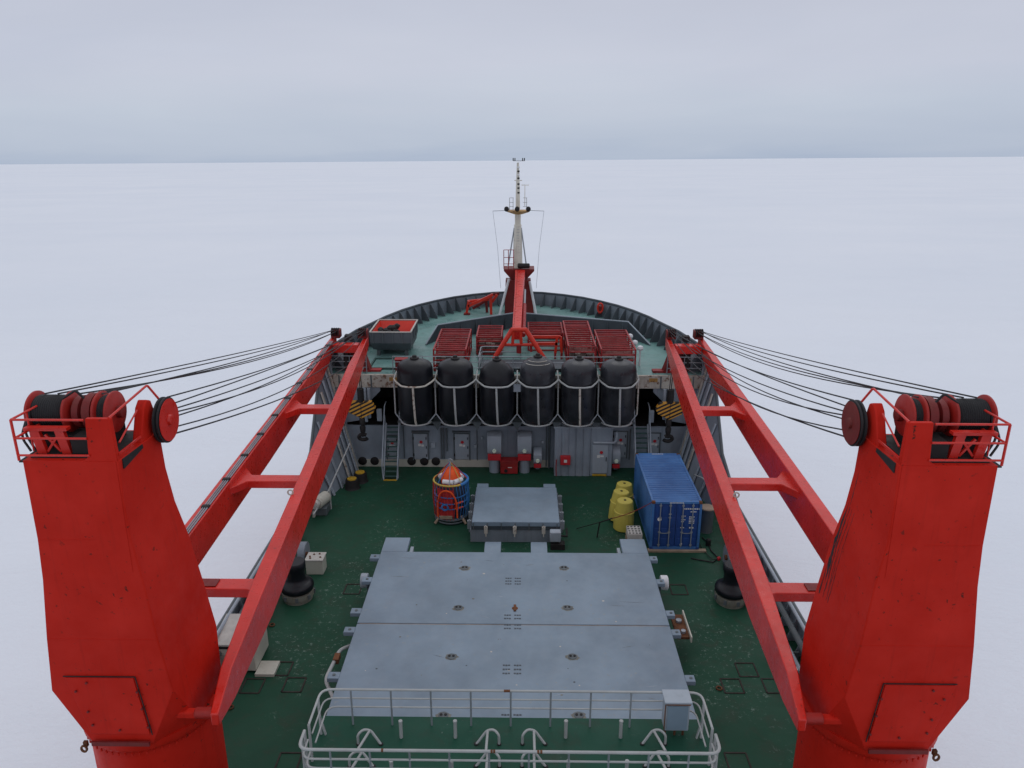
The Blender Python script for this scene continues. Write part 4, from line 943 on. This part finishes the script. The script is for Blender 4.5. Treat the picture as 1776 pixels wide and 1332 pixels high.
for y in(30.6,31.0):
    m=MB();m.cyl((-11.2,y,0),(-11.2,y,1.6),.04,6);m.build('post','dark',t)
# ------------------------------------------------------------------ lashing sockets in the deck
sl=['farthest of the three left sockets, beside the boom','left one of the near pair beside the left boom foot','right one of the near pair beside the left boom foot','at the bottom edge, left of the white railing','beside the left roller wheel of the hatch cover',
 'farthest of the three right sockets','left one of the near pair on the right deck','right one of the near pair on the right deck','at the bottom edge, right of the white railing','beside the right lugs of the far hatch cover']
for (px,py),lb in zip([(488,1160),(438,1190),(510,1188),(500,1322),(612,1022),(1295,1162),(1270,1190),(1342,1190),(1280,1322),(1177,1023)],sl):
    p=G(px,py);w=.36;m=MB()
    q=[(p.x-w,p.y-w*1.1),(p.x+w,p.y-w*1.1),(p.x+w,p.y+w*1.1),(p.x-w,p.y+w*1.1)]
    for a,b in zip(q,q[1:]+q[:1]): m.bar((a[0],a[1],.012),(b[0],b[1],.012),.055,.024)
    o=m.build('deck_socket','socket');tag(o,'dark rimmed square deck socket, '+lb,'deck socket','square lashing sockets in the deck')
for k,(px,py,lb) in enumerate(((472,1085,'left of the hatch covers'),(1247,1195,'right deck near the boom'),(400,1228,'beside the left crane'),(1378,1235,'beside the right boom foot'))):
    p=G(px,py);m=MB();m.tube([(p.x+.1*math.cos(a),p.y+.1*math.sin(a),.04) for a in[2*PI*i/12 for i in range(12)]],.03,6,True)
    tag(m.build('deck_ring','rust'),'small rusty ring on the green deck, '+lb,'ring')
# ------------------------------------------------------------------ foreground platform + railings
ZP=5.1
t=thing('viewing_platform',(0,14,0),'green painted platform in the foreground enclosed by white railings','platform')
m=MB();m.box(-5.0,5.15,6,16.85,5.0,ZP);m.build('floor','deck3',t);m=MB();m.box(-4.9,5.05,6,16.7,0.0,4.996);m.build('deckhouse','bulw',t)
# far railing
def railing(lab,yf,side_y,x0,x1,nposts,zs,rr=.025):
    t=thing('white_railing',(0,yf,ZP),lab,'railing','white pipe railings in the foreground')
    for i,z in enumerate(zs):
        e=.0+.0*i
        m=MB();m.tube(fillet([(x0+.06*i,side_y,z),(x0+.06*i,yf,z),(x1-.06*i,yf,z),(x1-.06*i,side_y,z)],.28),rr*(1.25 if i==0 else .85),8);m.build('top_rail' if i==0 else 'mid_rail','white',t)
    for k in range(nposts):
        x=x0+.75+(x1-x0-1.5)*k/(nposts-1);m=MB();m.cyl((x,yf+.0,ZP-.0 if k%2 else ZP-.15),(x,yf,zs[0]-.02),.025,8);m.build('post','steel',t)
    for s,x in((-1,x0),(1,x1)):
        for yy in(yf-.35 if side_y<yf else yf+.35,side_y):
            m=MB();m.cyl((x,yy,ZP),(x,yy,zs[0]),.035,8);m.build('post','white',t)
        a=yf-.35 if side_y<yf else yf+.35
        m=MB();m.bar((x,a,ZP+.55),(x-s*.12,a-.02,ZP),.06,.03);m.build('stay','white',t)
    return t
r1=railing('white pipe railing with three bars along the front edge of the green platform',16.55,15.3,-4.8,4.95,9,[6.2,5.93,5.66])
r2=railing('white pipe railing with rust spots nearest the viewer, below the pipe brackets',14.5,15.1,-4.85,4.98,10,[6.2,5.93,5.66],.03)
for x in(-.36,-.3,.72,.79,-2.9):
    m=MB();m.cyl((x,14.5,6.2),(x+.05,14.5,6.203),.0395,9);m.build('rust_spot','rust',r2)
m=MB();m.cyl((-.1,16.55,6.2),(.06,16.55,6.201),.0335,8);m.build('rust_spot','rust',r1)
# pipe brackets (arched stays on the platform)
def bracket(xp,yp,d,lab,zofs=0):
    t=thing('pipe_bracket',(xp,yp,ZP),lab,'bracket','white arched pipe brackets on the platform')
    pk=Vector((xp,yp,ZP+.33))
    l=Vector((xp-d*.29,yp-.12,ZP+.0));r=Vector((xp+d*.29,yp-.12,ZP+.0))
    m=MB();m.tube(fillet([l,l+Vector((0,0,.3)),pk+Vector((-d*.16,0,.03)),pk+Vector((d*.02,0,0)),r],.12,6),.033,8);m.build('arch','white',t)
    e=Vector((xp+(-.12*d if abs(xp)>2 else 0),yp-.95,ZP+.33+.25));m=MB();m.cyl(pk,e,.033,8);m.build('stem','white',t)
    for q in(l,r):
        m=MB();m.lathe((q.x,q.y,ZP+.002),[(.055,0),(.055,.03)],10);m.build('foot','dark',t)
nm=['second from right','at the right end','left of centre','at the left end']
for k,(px,d,lb) in enumerate(((642,1,'at the left end, farther row'),(846,-1,'left of the centre, farther row'),(926,1,'right of the centre, farther row'),(1133,-1,'at the right end by the grey box, farther row'))):
    p=G(px,1274,ZP+.2);bracket(p.x,p.y,d,'white arched pipe bracket '+lb)
for k,(px,d,lb) in enumerate(((628,1,'left end'),(846,-1,'left of centre'),(926,1,'right of centre'),(1138,-1,'right end'))):
    p=G(px,1312,ZP+.2);bracket(p.x,p.y,d,'white arched pipe bracket behind the near rail, '+lb)
for k,(px,py) in enumerate(((696,1279),(790,1279),(981,1279),(1076,1279),(680,1350),(784,1350),(1086,1350),(985,1350))):
    p=G(px,py,ZP);m=MB();m.cyl((p.x,p.y,ZP),(p.x,p.y,ZP+.5),.045,10);m.lathe((p.x,p.y,ZP+.5),[(.055,0),(.05,.03)],10)
    tag(m.build('stub_pipe','white'),'upright white stub pipe on the platform, %s'%['leftmost of the far row','second from left in the far row','third from left in the far row','rightmost of the far row','leftmost of the near row','second of the near row','rightmost of the near row','third of the near row'][k],'pipe','white stub pipes on the platform')
t=thing('control_cabinet',(4.35,16.2,ZP),'grey electrical cabinet with rusty edges on the white railing','cabinet')
a=V(1153,1210,16.35).x;b=V(1195,1210,16.35).x
m=MB();m.box(a,b,16.15,16.55,5.35,6.2);m.build('body','ltgrey',t,bevel=.02)
m=MB();m.box(a-.04,b+.04,16.1,16.6,6.2,6.26);m.build('top','ltgrey',t,bevel=.015)
m=MB();m.box(a-.0,b+.0,16.09,16.1,6.18,6.21);m.box(a-.012,a-.002,16.13,16.2,5.4,6.15);m.build('rusty_edge','rust',t)
m=MB();m.box(a+.05,b-.05,16.13,16.148,5.4,6.12);m.build('door','grey',t)
m=MB()
for x in(a+.05,a+.3,b-.1): m.cyl((x,16.3,ZP),(x,16.3,5.35),.03,6)
m.build('leg','rust',t)
# ------------------------------------------------------------------ cranes
def crane(s):
    side='left' if s<0 else 'right'
    t=thing('deck_crane',(s*9.65,17.2,0),'large red deck crane on the left with grey pipes along its outer boom beam' if s<0 else 'large red deck crane on the right with black drip streaks down its tower','crane','red deck cranes')
    # everything below is modelled for the port side (x negative) and mirrored for starboard
    def fin(m,name,mat,parent=None,**k):
        if s>0:m.mirror()
        return m.build(name,mat,parent or t,**k)
    cx=-9.6;cy=17.25
    m=MB()
    for k in range(60):
        a=2*PI*k/60;m.lathe((cx+1.67*math.cos(a),cy+1.67*math.sin(a),4.93),[(.025,0),(.025,.07)],6)
    m.lathe((cx,cy,0),[(1.62,0),(1.62,.1),(1.6,.12),(1.6,5.0),(1.66,5.02),(1.72,5.12),(1.72,5.3),(1.6,5.32)],56);col=fin(m,'column','red')
    def ring(z,fl,fr,br,fy=15.6,c=.02,by=None,bl=None):
        by=by or br[1]
        bl=bl if bl is not None else fl-.0
        rx=br[0]
        return [(fl,fy,z),(fr,fy,z),(fr+c,fy+c*1.2,z),(rx,br[1]-c,z),(rx-c,by,z),(bl+c,by,z),(bl-.01,by-c,z),(fl-c*.5,fy+c*1.2,z)]
    rings=[]
    rings.append([(-10.38,15.62,5.3),(-8.86,15.62,5.3),(-8.02,16.45,5.3),(-8.0,18.0,5.3),(-8.9,18.85,5.3),(-10.4,18.85,5.3),(-11.2,18.0,5.3),(-11.2,16.5,5.3)])
    rings.append(ring(6.87,-11.12,-8.15,(-8.08,18.25),by=18.3))
    rings.append(ring(8.36,-10.97,-8.33,(-8.17,18.05),by=18.1))
    rings.append(ring(9.98,-10.76,-8.44,(-8.25,17.72),by=17.8))
    rings.append(ring(11.03,-10.68,-8.56,(-8.36,17.5),by=17.58))
    rings.append(ring(12.0,-10.66,-8.57,(-8.41,17.4),by=17.46))
    rings.append(ring(12.98,-10.64,-8.54,(-8.44,17.42),by=17.47))
    m=MB();m.loft(rings);hs=fin(m,'tower','red',recalc=True,bevel=.03,smooth=25)
    for zz,xa,xb in((8.36,-10.94,-8.36),(11.03,-10.66,-8.59)):
        m=MB();m.bar((xa,15.6,zz),(xb,15.6,zz),.012,.02);fin(m,'weld_seam','red')
    m=MB();m.box(-10.55,-8.75,15.75,17.35,12.985,13.0);fin(m,'top_floor','dark')
    # front post plate with rounded inner corner
    m=MB();m.prism([(-9.32,15.6,12.97),(-8.535,15.6,12.97),(-8.56,15.6,13.97),(-9.1,15.6,13.97),(-9.16,15.6,13.15),(-9.2,15.6,13.05)],(0,.12,0));fin(m,'front_post','red',recalc=True,bevel=.015)
    m=MB();m.prism([(-8.57,15.74,12.97),(-8.565,15.74,12.74),(-8.525,16.6,12.88),(-8.53,16.6,12.97)],(.075,0,0));fin(m,'recess_shade','dark',recalc=True)  # proud dark strip stands in for shade inside the open notch
    m=MB();m.bar((-8.53,15.68,13.12),(-8.5,16.65,13.14),.03,.05);fin(m,'side_lip','redb')
    m=MB();m.prism([(-9.37,15.59,10.2),(-8.62,15.59,10.2),(-8.58,15.59,12.97),(-9.33,15.59,12.97)],(0,.02,0));fin(m,'front_doubler','red',recalc=True)
    # side sheave post
    m=MB();m.prism([(-8.72,16.6,12.9),(-8.72,17.45,12.9),(-8.72,17.55,13.3),(-8.72,17.38,13.78),(-8.72,17.18,13.86),(-8.72,17.0,13.72)],(.22,0,0));fin(m,'sheave_post','red',recalc=True,bevel=.03)
    for sx,rr in((-8.42,.56),(-10.62,.56)):
        m=MB();m.lathe((sx,17.6,13.2),[(rr*.8,0),(rr,.02),(rr,.06),(rr*.9,.09),(rr,.12),(rr,.16),(rr*.8,.18)],36,'X');sh=fin(m,'sheave','rope')
        m=MB();m.lathe((sx+.182,17.6,13.2),[(rr*.93,0),(rr*.93,.012),(rr*.25,.02),(rr*.22,.07),(rr*.12,.08)],32,'X');fin(m,'hub_plate','reddk' if s>0 else 'redb',sh)
    # winch drums
    zc=13.72;yc=16.75
    for x0,x1 in((-10.85,-10.02),(-9.34,-9.05)):
        m=MB();m.lathe((x0,yc,zc),[(.37,0),(.37,x1-x0)],36,'X');dr=fin(m,'winch_drum','rope')
        m=MB()
        k=x0+.1
        while k<x1-.05: m.lathe((k,yc,zc),[(.375,-.018),(.392,0),(.375,.018)],36,'X');k+=.05
        fin(m,'rope_turns','rope',dr)
        for xx in(x0-.04,x1-.04):
            m=MB();m.lathe((xx,yc,zc),[(.2,-.01),(.46,0),(.48,.02),(.48,.06),(.45,.08),(.15,.11)],36,'X');fin(m,'flange','redmid',dr)
    m=MB();m.lathe((0,yc,zc),[(.25,-9.95),(.38,-9.86),(.38,-9.72),(.28,-9.7),(.28,-9.62),(.44,-9.6),(.44,-9.42),(.28,-9.4)],36,'X');fin(m,'gear_disc','reddk')
    m=MB();m.lathe((-9.05,yc,zc),[(.14,0),(.14,.2),(.05,.22)],16,'X');fin(m,'motor_hub','reddk')
    # A stand under the drum with cross brace
    m=MB();y=15.95
    for a in((-10.5,-10.36),(-9.95,-9.81)):
        m.prism([(a[0],y,13.0),(a[0]+.2,y,13.0),(a[0]+.1,y,13.55),(a[0]-.1,y,13.55)],(0,.1,0))
    m.box(-10.72,-9.75,15.93,16.1,13.55,13.62);m.bar((-10.28,y+.03,13.05),(-9.98,y+.03,13.45),.05,.05);m.bar((-9.98,y+.035,13.05),(-10.28,y+.035,13.45),.05,.05)
    fin(m,'drum_stand','redb',recalc=True)
    m=MB();m.box(-10.75,-9.1,16.3,17.2,13.0,13.3);m.box(-9.7,-9.1,15.9,16.6,13.0,13.4);fin(m,'machinery_bed','dark',bevel=.03)
    for q in range(3):
        m=MB();m.tube(fillet([(-10.75+q*.12,16.1,13.0),(-10.98+q*.1,16.2,13.3+q*.1),(-10.8,16.4,13.9)],.15),.03,6);fin(m,'hydraulic_hose','rope')
    # drum guard loops
    m=MB();m.tube(fillet([(-10.0,16.4,14.15),(-9.55,16.2,14.42),(-9.45,16.3,14.2)],.08),.028,6);fin(m,'guard_loop','rope')
    m=MB();m.tube(fillet([(-8.6,15.65,13.97),(-8.55,17.4,14.15),(-8.42,17.6,13.74)],.06),.028,6);m.cyl((-8.6,15.9,13.3),(-8.62,16.9,13.7),.022,6);fin(m,'guard_bar','redb')
    # top rails
    m=MB()
    xl=-10.7
    for z in(13.95,13.52,13.12): m.cyl((xl,15.58,z),(-9.12,15.58,z),.026,6)
    for z in(13.95,13.52): m.tube([(xl,15.58,z),(xl+.05,16.6,z)],.026,6)
    m.cyl((xl,15.58,13.0),(xl,15.58,13.95),.03,6);m.cyl((xl+.05,16.6,13.0),(xl+.05,16.6,13.95),.03,6);m.cyl((xl+.02,16.1,13.0),(xl+.02,16.1,13.95),.022,6)
    fin(m,'top_railing','redb')
    m=MB();m.box(-10.74,-10.64,15.62,16.8,12.93,12.965);fin(m,'gangway','dark')
    # access panel on aft face
    def F(x,y): return V(x,y,15.58)
    if True:
        a=[(-10.72,15.565,7.28),(-9.05,15.565,7.28),(-8.88,15.565,5.62),(-10.35,15.565,5.62)]
        m=MB();m.prism(a,(0,.034,0));pn=fin(m,'access_panel','red',recalc=True,bevel=.008)
        m=MB();m.bar((-10.75,15.57,7.32),(-9.0,15.57,7.32),.02,.02);m.bar((-9.0,15.57,7.32),(-8.82,15.57,5.6),.02,.02);fin(m,'panel_seam','dark',pn)
        for bx,bz in((-9.0,6.9),(-8.95,6.4),(-8.88,5.85),(-10.5,6.9),(-10.2,7.15),(-9.6,5.75),(-10.3,6.3),(-10.25,5.9)):
            m=MB();m.lathe((bx,15.555,bz),[(.03,-.03),(.03,.02)],8,'Y');fin(m,'panel_bolt','reddk',pn)
    m=MB();m.bar((-10.35,15.52,5.36),(-8.9,15.52,5.36),.05,.12);fin(m,'sill','reddk')
    m=MB();m.box(-10.72,-10.62,15.72,15.8,5.05,5.2);m.tube([(-10.7+.07*math.cos(a),15.7,5.02+.09*math.sin(a)) for a in[2*PI*i/12 for i in range(12)]],.03,6,True);fin(m,'lifting_eye','rust')
    if s>0:
        random.seed(9);m=MB()
        prof=[(12.98,-8.44,17.42),(12.0,-8.41,17.4),(11.03,-8.36,17.5),(9.98,-8.25,17.72),(8.36,-8.17,18.05),(6.87,-8.08,18.25)]
        prof2=[(12.98,-8.54),(12.0,-8.57),(11.03,-8.56),(9.98,-8.44),(8.36,-8.33),(6.87,-8.15)]
        def face(z,u):
            for (za,xa,ya),(zb_,xb,yb),(_,fa),(_,fb) in zip(prof,prof[1:],prof2,prof2[1:]):
                if za>=z>=zb_:
                    q=(za-z)/(za-zb_);xx=xa+(xb-xa)*q;yy=ya+(yb-ya)*q;ff=fa+(fb-fa)*q
                    return Vector((xx+(ff-xx)*u+.006,yy+(15.6-yy)*u,z))
        for zs_,ze,u0,du,w0 in((12.4,7.1,.2,.1,.012),(11.2,9.2,.05,.02,.05),(10.9,9.6,.1,.03,.035),(10.4,8.7,.08,.03,.05),(9.9,8.0,.13,.04,.02),(11.6,8.4,.15,.06,.012),(9.3,7.4,.06,.03,.03),(10.2,7.6,.2,.05,.01),(12.2,10.8,.1,.0,.02),(9.0,7.2,.26,.03,.012)):
            nn=int((zs_-ze)/.12);a=[];b2=[]
            for k in range(nn+1):
                z=zs_-(zs_-ze)*k/nn;u=u0+du*k/nn+random.uniform(-.006,.006);w=w0*random.uniform(.25,1)*math.sin(PI*min(1,(k+.6)/(nn+1)))
                a.append(face(z,u-w/2));b2.append(face(z,u+w/2))
            for k in range(nn): m.add([a[k],a[k+1],b2[k+1],b2[k]],[(0,1,2,3)])
        fin(m,'grease_streaks','rope')
    # ---------------- jib
    y0,y1=15.9,46.2
    def zj(y): return 6.46+(y-16.5)*1.4/29.5
    def beam(inner):
        st=[15.7,17.0,21.0,24.0,32.0,41.0,45.6,46.3];xi=[]
        for y in st:
            u=(y-16.5)/29.
            if not inner and y<16.5: y=16.5
            xr=(-7.22-1.85*u) if inner else (-11.42+.07*u)+(.5 if y<18 else 0)
            w=.46 if 20<y<42 else .3
            if y>45: w=.26
            if y<16: w=.2
            dp={15.7:.35,16.5:.5,17.0:.95,21.0:1.35,24.0:1.4,32.0:1.4,41.0:1.25,45.6:.75,46.3:.6}[y]
            z=zj(y)-( .3 if y<16 else 0)
            if not inner and y==16.5: y=16.4 if not xi else 17.0
            xa,xb=(xr-w,xr) if inner else (xr,xr+w)
            xi.append([(xa,y,z-dp),(xb,y,z-dp),(xb,y,z),(xa,y,z)])
        m=MB();m.loft(xi);return fin(m,'boom_beam','redb',recalc=True,bevel=.03,smooth=20)
    bi=beam(True);bo=beam(False)
    for yy,th in((21.1,.5),(28.15,.5),(35.6,.5),(44.9,.9)):
        u=(yy-16.5)/29.;xa=-11.42+.07*u+.4;xb=-7.22-1.85*u-.4;z=zj(yy)-.28
        m=MB();h=.32
        pl=[(xa,yy-1.05,z),(xa+.5,yy-.3,z),(xb-.25,yy-.3,z),(xb,yy-.42,z),(xb,yy+.42,z),(xb-.25,yy+.3,z),(xa+.5,yy+.3,z),(xa,yy+1.05,z)]
        if yy>40: pl=[(xa,yy-.3,z+.2),(xb,yy-.3,z+.2),(xb,yy+.3,z+.2),(xa,yy+.3,z+.2)];h=.5
        m.prism(pl,(0,0,-h));cb=fin(m,'cross_beam','redb',recalc=True,bevel=.03)
        if yy<22:
            xm=(xa+xb)/2;m=MB();m.box(xm-.3,xm+.3,yy-.2,yy+.2,z+.004,z+.04);fin(m,'cover_plate','reddk',cb)
    # heel pins
    for xx in(-7.85,):
        m=MB();m.lathe((xx,15.95,5.95),[(.12,0),(.14,.02),(.14,.58),(.12,.6)],20,'X');fin(m,'heel_pin','redmid')
    m=MB();m.box(-8.9,-7.8,15.9,16.12,5.78,5.98);fin(m,'heel_bracket','red',bevel=.05)
    # tip sheaves
    for xx in(-11.0,-9.35):
        m=MB();m.box(xx-.28,xx+.28,45.6,46.2,zj(45.9),zj(45.9)+.52)
        fin(m,'sheave_housing','reddk',bevel=.05)
        for k in range(4):
            m=MB();m.lathe((xx-.24+k*.13,45.75,zj(45.9)+.36),[(.2,0),(.28,.015),(.24,.04),(.28,.065),(.2,.08)],20,'X');fin(m,'tip_sheave','rope')
    m=MB();m.box(-10.4,-10.0,45.4,45.8,zj(45.9)-.1,zj(45.9)+.25);fin(m,'tip_machinery','dark')
    m=MB();m.cyl((-10.2,44.9,7.3),(-10.2,44.7,6.4),.2,12);fin(m,'tip_motor','dark')
    # lifting eye on inner beam
    m=MB();q=Vector((-8.23,26.3,zj(26.3)+.08));m.tube([(q.x-.08+.1*math.cos(a),q.y,q.z+.1*math.sin(a)) for a in[2*PI*i/12 for i in range(12)]],.03,6,True);fin(m,'pad_eye','cream')
    # walkway rail at heel of outer beam
    m=MB();z=zj(21)
    for zz in(z+.95,z+.5): m.tube(fillet([(-11.5,19.3,zz),(-11.5,22.3,zz),(-11.45,22.9,zz-.6)],.3),.028,6)
    for yy in(19.4,20.4,21.4,22.3): m.cyl((-11.5,yy,z-.1),(-11.5,yy,z+.95),.025,6)
    m.tube([(-10.95,19.4,z+.9),(-10.95,22.0,z+.9),(-10.95,22.6,z)],.025,6);m.cyl((-10.95,21.8,z),(-10.95,21.8,z+.9),.022,6)
    fin(m,'walkway_rail','redb')
    m=MB();m.box(-11.4,-11.05,20.4,21.0,z,z+.45);fin(m,'walkway_box','reddk',bevel=.02)
    if s<0:
        for dx in(.08,.16,.24):
            m=MB();m.tube([(-11.4+.14+dx,y,zj(y)+.04) for y in(20,24,28,32,36,40,45)],.025,6);fin(m,'grey_pipe','steel',bo)
        y=21
        while y<45:
            m=MB();m.box(-11.25,-10.98,y,y+.18,zj(y)+.01,zj(y)+.085);fin(m,'pipe_clamp','dark',bo);y+=2.1
    # ropes
    tips=[(-11.15,45.7,8.35),(-11.05,45.7,8.35),(-10.9,45.7,8.3),(-9.5,45.7,8.35),(-9.35,45.7,8.35),(-9.2,45.7,8.35),(-10.2,45.6,8.0),(-9.25,45.5,8.2)]
    src=[((-10.6,16.75,14.15),0,.15),((-10.3,16.75,14.15),1,.3),((-10.1,16.7,14.12),2,.75),((-9.5,16.75,14.15),2,.5),((-9.3,16.75,14.15),0,.35),
         ((-8.35,17.9,13.68),3,.45),((-8.33,18.05,13.45),4,.25),((-8.33,18.1,13.3),5,.6),((-8.36,18.1,13.2),3,1.1),((-8.33,18.1,13.1),6,.75),((-8.35,18.0,12.85),7,1.3)]
    for k,(a,ti,sg) in enumerate(src):
        b=tips[ti];m=MB();m.tube(sag(a,(b[0],b[1],b[2]),sg*(.55 if s<0 else .8)),.02,5);fin(m,'hoist_rope','rope')
    a=(-8.35,17.85,12.72);b=V(618,628,44);b=(-9.4,44.0,7.0)
    m=MB();m.tube(sag(a,b,.35),.024,5);fin(m,'hoist_rope','rope')
    # ---------------- boom crutch on the forecastle
    t2=thing('boom_crutch',(s*9.6,45.2,6),'dark red crutch on the %s forecastle edge carrying the crane boom tip'%side,'crutch')
    m=MB();m.bar((-8.95,45.0,6.0),(-9.3,45.1,7.0),.35,.35);fin(m,'leg','reddk',t2);m=MB();m.bar((-10.3,45.2,6.0),(-9.75,45.2,7.2),.35,.35);fin(m,'leg','reddk',t2)
    m=MB();m.box(-9.3,-8.2,44.8,45.3,6.0,6.12);fin(m,'foot_plate','redcage',t2)
    t3=thing('tip_winch',(s*10.4,45.8,6),'grey tilted hydraulic unit under the %s boom tip'%side,'hydraulic unit')
    m=MB();m.bar((-10.9,45.5,6.9),(-10.3,45.3,6.2),.5,.35);fin(m,'casing','bulw',t3,bevel=.04);m=MB();m.cyl((-10.3,45.3,6.15),(-10.0,45.2,6.15),.2,12);fin(m,'motor','ltgrey',t3);m=MB();m.box(-11.0,-10.0,45.0,46.0,6.0,6.06);fin(m,'base','greyd',t3)
    # ---------------- hook block
    hx=-9.12 if s<0 else -9.0
    t4=thing('hook_block',(s*9.1,43.0,4.3),'yellow and black striped hook block with dark hook hanging at the %s of the bulkhead'%side,'hook block','striped hook blocks')
    hy=42.9;zc=4.25
    m=MB();m.prism([(hx-.85,hy,zc+.15),(hx-.62,hy,zc+.5),(hx+.62,hy,zc+.5),(hx+.85,hy,zc+.1),(hx+.7,hy,zc-.2),(hx,hy,zc-.55),(hx-.7,hy,zc-.2)],(0,.3,0))
    if s>0:m.mirror()
    o=m.build('striped_cheek','stripe',t4,recalc=True,bevel=.02)
    m=MB();m.box(hx-.012,hx+.012,hy-.012,hy-.002,zc-.5,zc+.5);fin(m,'seam','dark',t4)
    m=MB();m.lathe((hx,hy+.15,0),[(.13,zc-1.0),(.17,zc-.95),(.17,zc-.6),(.1,zc-.5)],14);m.lathe((hx,hy+.15,0),[(.1,zc-1.55),(.16,zc-1.4),(.18,zc-1.15),(.1,zc-1.0)],14);fin(m,'swivel','dark',t4)
    m=MB();m.tube([(hx+.27*math.cos(a),hy+.15,zc-1.78+.17*math.sin(a)) for a in[PI*.25+2*PI*k/20 for k in range(17)]],.11,10);m.lathe((hx,hy+.15,zc-1.72),[(.12,0),(.15,.1),(.1,.3)],12);fin(m,'hook','dark',t4)
    m=MB();m.tube([(hx,hy+.15,zc+.45),(hx,hy+.15,zc+1.0),(hx,hy+.15,zc+1.25)],.2,12);fin(m,'rope_socket','dark',t4)
    m=MB();m.tube([(hx,hy+.15,zc+1.1),(hx-.1,hy+.4,zc+2.0),(hx-.3,hy+.9,7.0)],.03,6);m.tube([(hx+.1,hy+.15,zc+1.1),(hx+.0,hy+.4,zc+2.0),(hx-.15,hy+.9,7.0)],.03,6);fin(m,'fall_rope','rope',t4)
crane(-1);crane(1)
# ------------------------------------------------------------------ world, sun, camera
w=bpy.data.worlds.new('World');sc.world=w;w.use_nodes=True;nt=w.node_tree;L=nt.links
bg=nt.nodes['Background']
tc=N(nt,'ShaderNodeTexCoord');mp=N(nt,'ShaderNodeMapping');mp.vector_type='VECTOR'
mp.inputs['Rotation'].default_value=(math.radians(2.03),math.radians(.45),0)
L.new(tc.outputs['Generated'],mp.inputs[0]);sep=N(nt,'ShaderNodeSeparateXYZ');L.new(mp.outputs[0],sep.inputs[0])
ms=N(nt,'ShaderNodeMapping');ms.inputs['Scale'].default_value=(1.6,1.6,16);L.new(mp.outputs[0],ms.inputs[0])
n1=noise(nt,1.7,6,.55,ms.outputs[0],.4)
ms2=N(nt,'ShaderNodeMapping');ms2.inputs['Scale'].default_value=(1,1,4);L.new(mp.outputs[0],ms2.inputs[0]);n2=noise(nt,1.5,5,.5,ms2.outputs[0],.3)
ad=N(nt,'ShaderNodeMath',operation='MULTIPLY_ADD');L.new(n1.outputs[0],ad.inputs[0]);ad.inputs[1].default_value=.075;L.new(sep.outputs[2],ad.inputs[2])
def s2l(r,g,b): return tuple(((c/255+.055)/1.055)**2.4 if c>10 else c/3294 for c in(r,g,b))
rp=ramp(nt,ad.outputs[0],[(.0,(.40,.46,.57)),(.03,s2l(173,186,207)),(.055,s2l(186,196,213)),(.088,s2l(191,200,216)),(.14,s2l(196,201,217)),(.22,s2l(193,197,212)),(.5,(.615,.63,.69)),(1.0,(.75,.765,.83))])
mot=mix(nt,ramp(nt,n2.outputs[0],[(.3,0.),(.7,1.)]).outputs[0],(.92,.935,.96),(1.06,1.055,1.04))
cl=mix(nt,1.0,rp.outputs[0],mot,'MULTIPLY')
sky=N(nt,'ShaderNodeTexSky',sky_type='NISHITA');sky.sun_disc=False;sky.sun_elevation=math.radians(38);sky.sun_rotation=math.radians(160)
sm=N(nt,'ShaderNodeVectorMath',operation='SCALE');L.new(sky.outputs[0],sm.inputs[0]);sm.inputs['Scale'].default_value=.08
cl=mix(nt,.05,cl,sm.outputs[0])
L.new(cl,bg.inputs[0]);bg.inputs[1].default_value=1.0
sl_=bpy.data.lights.new('sun','SUN');sl_.energy=.5*.62;sl_.angle=math.radians(40);sl_.color=(1,.98,.95)
so=bpy.data.objects.new('sun',sl_);C.objects.link(so);so.rotation_euler=(math.radians(52),0,math.radians(-20))
so.rotation_euler=(math.radians(-38),math.radians(10),0)
so['kind']='structure'
cam=bpy.data.cameras.new('camera');co=bpy.data.objects.new('camera',cam);C.objects.link(co)
co.location=(CX,0,H);co.rotation_euler=(PI/2-P,0,YAW);cam.lens=36*F/1776;cam.sensor_width=36;cam.clip_end=120000;cam.clip_start=.1
sc.camera=co
sc.view_settings.view_transform='Standard';sc.view_settings.look='None';sc.view_settings.exposure=0;sc.view_settings.gamma=1
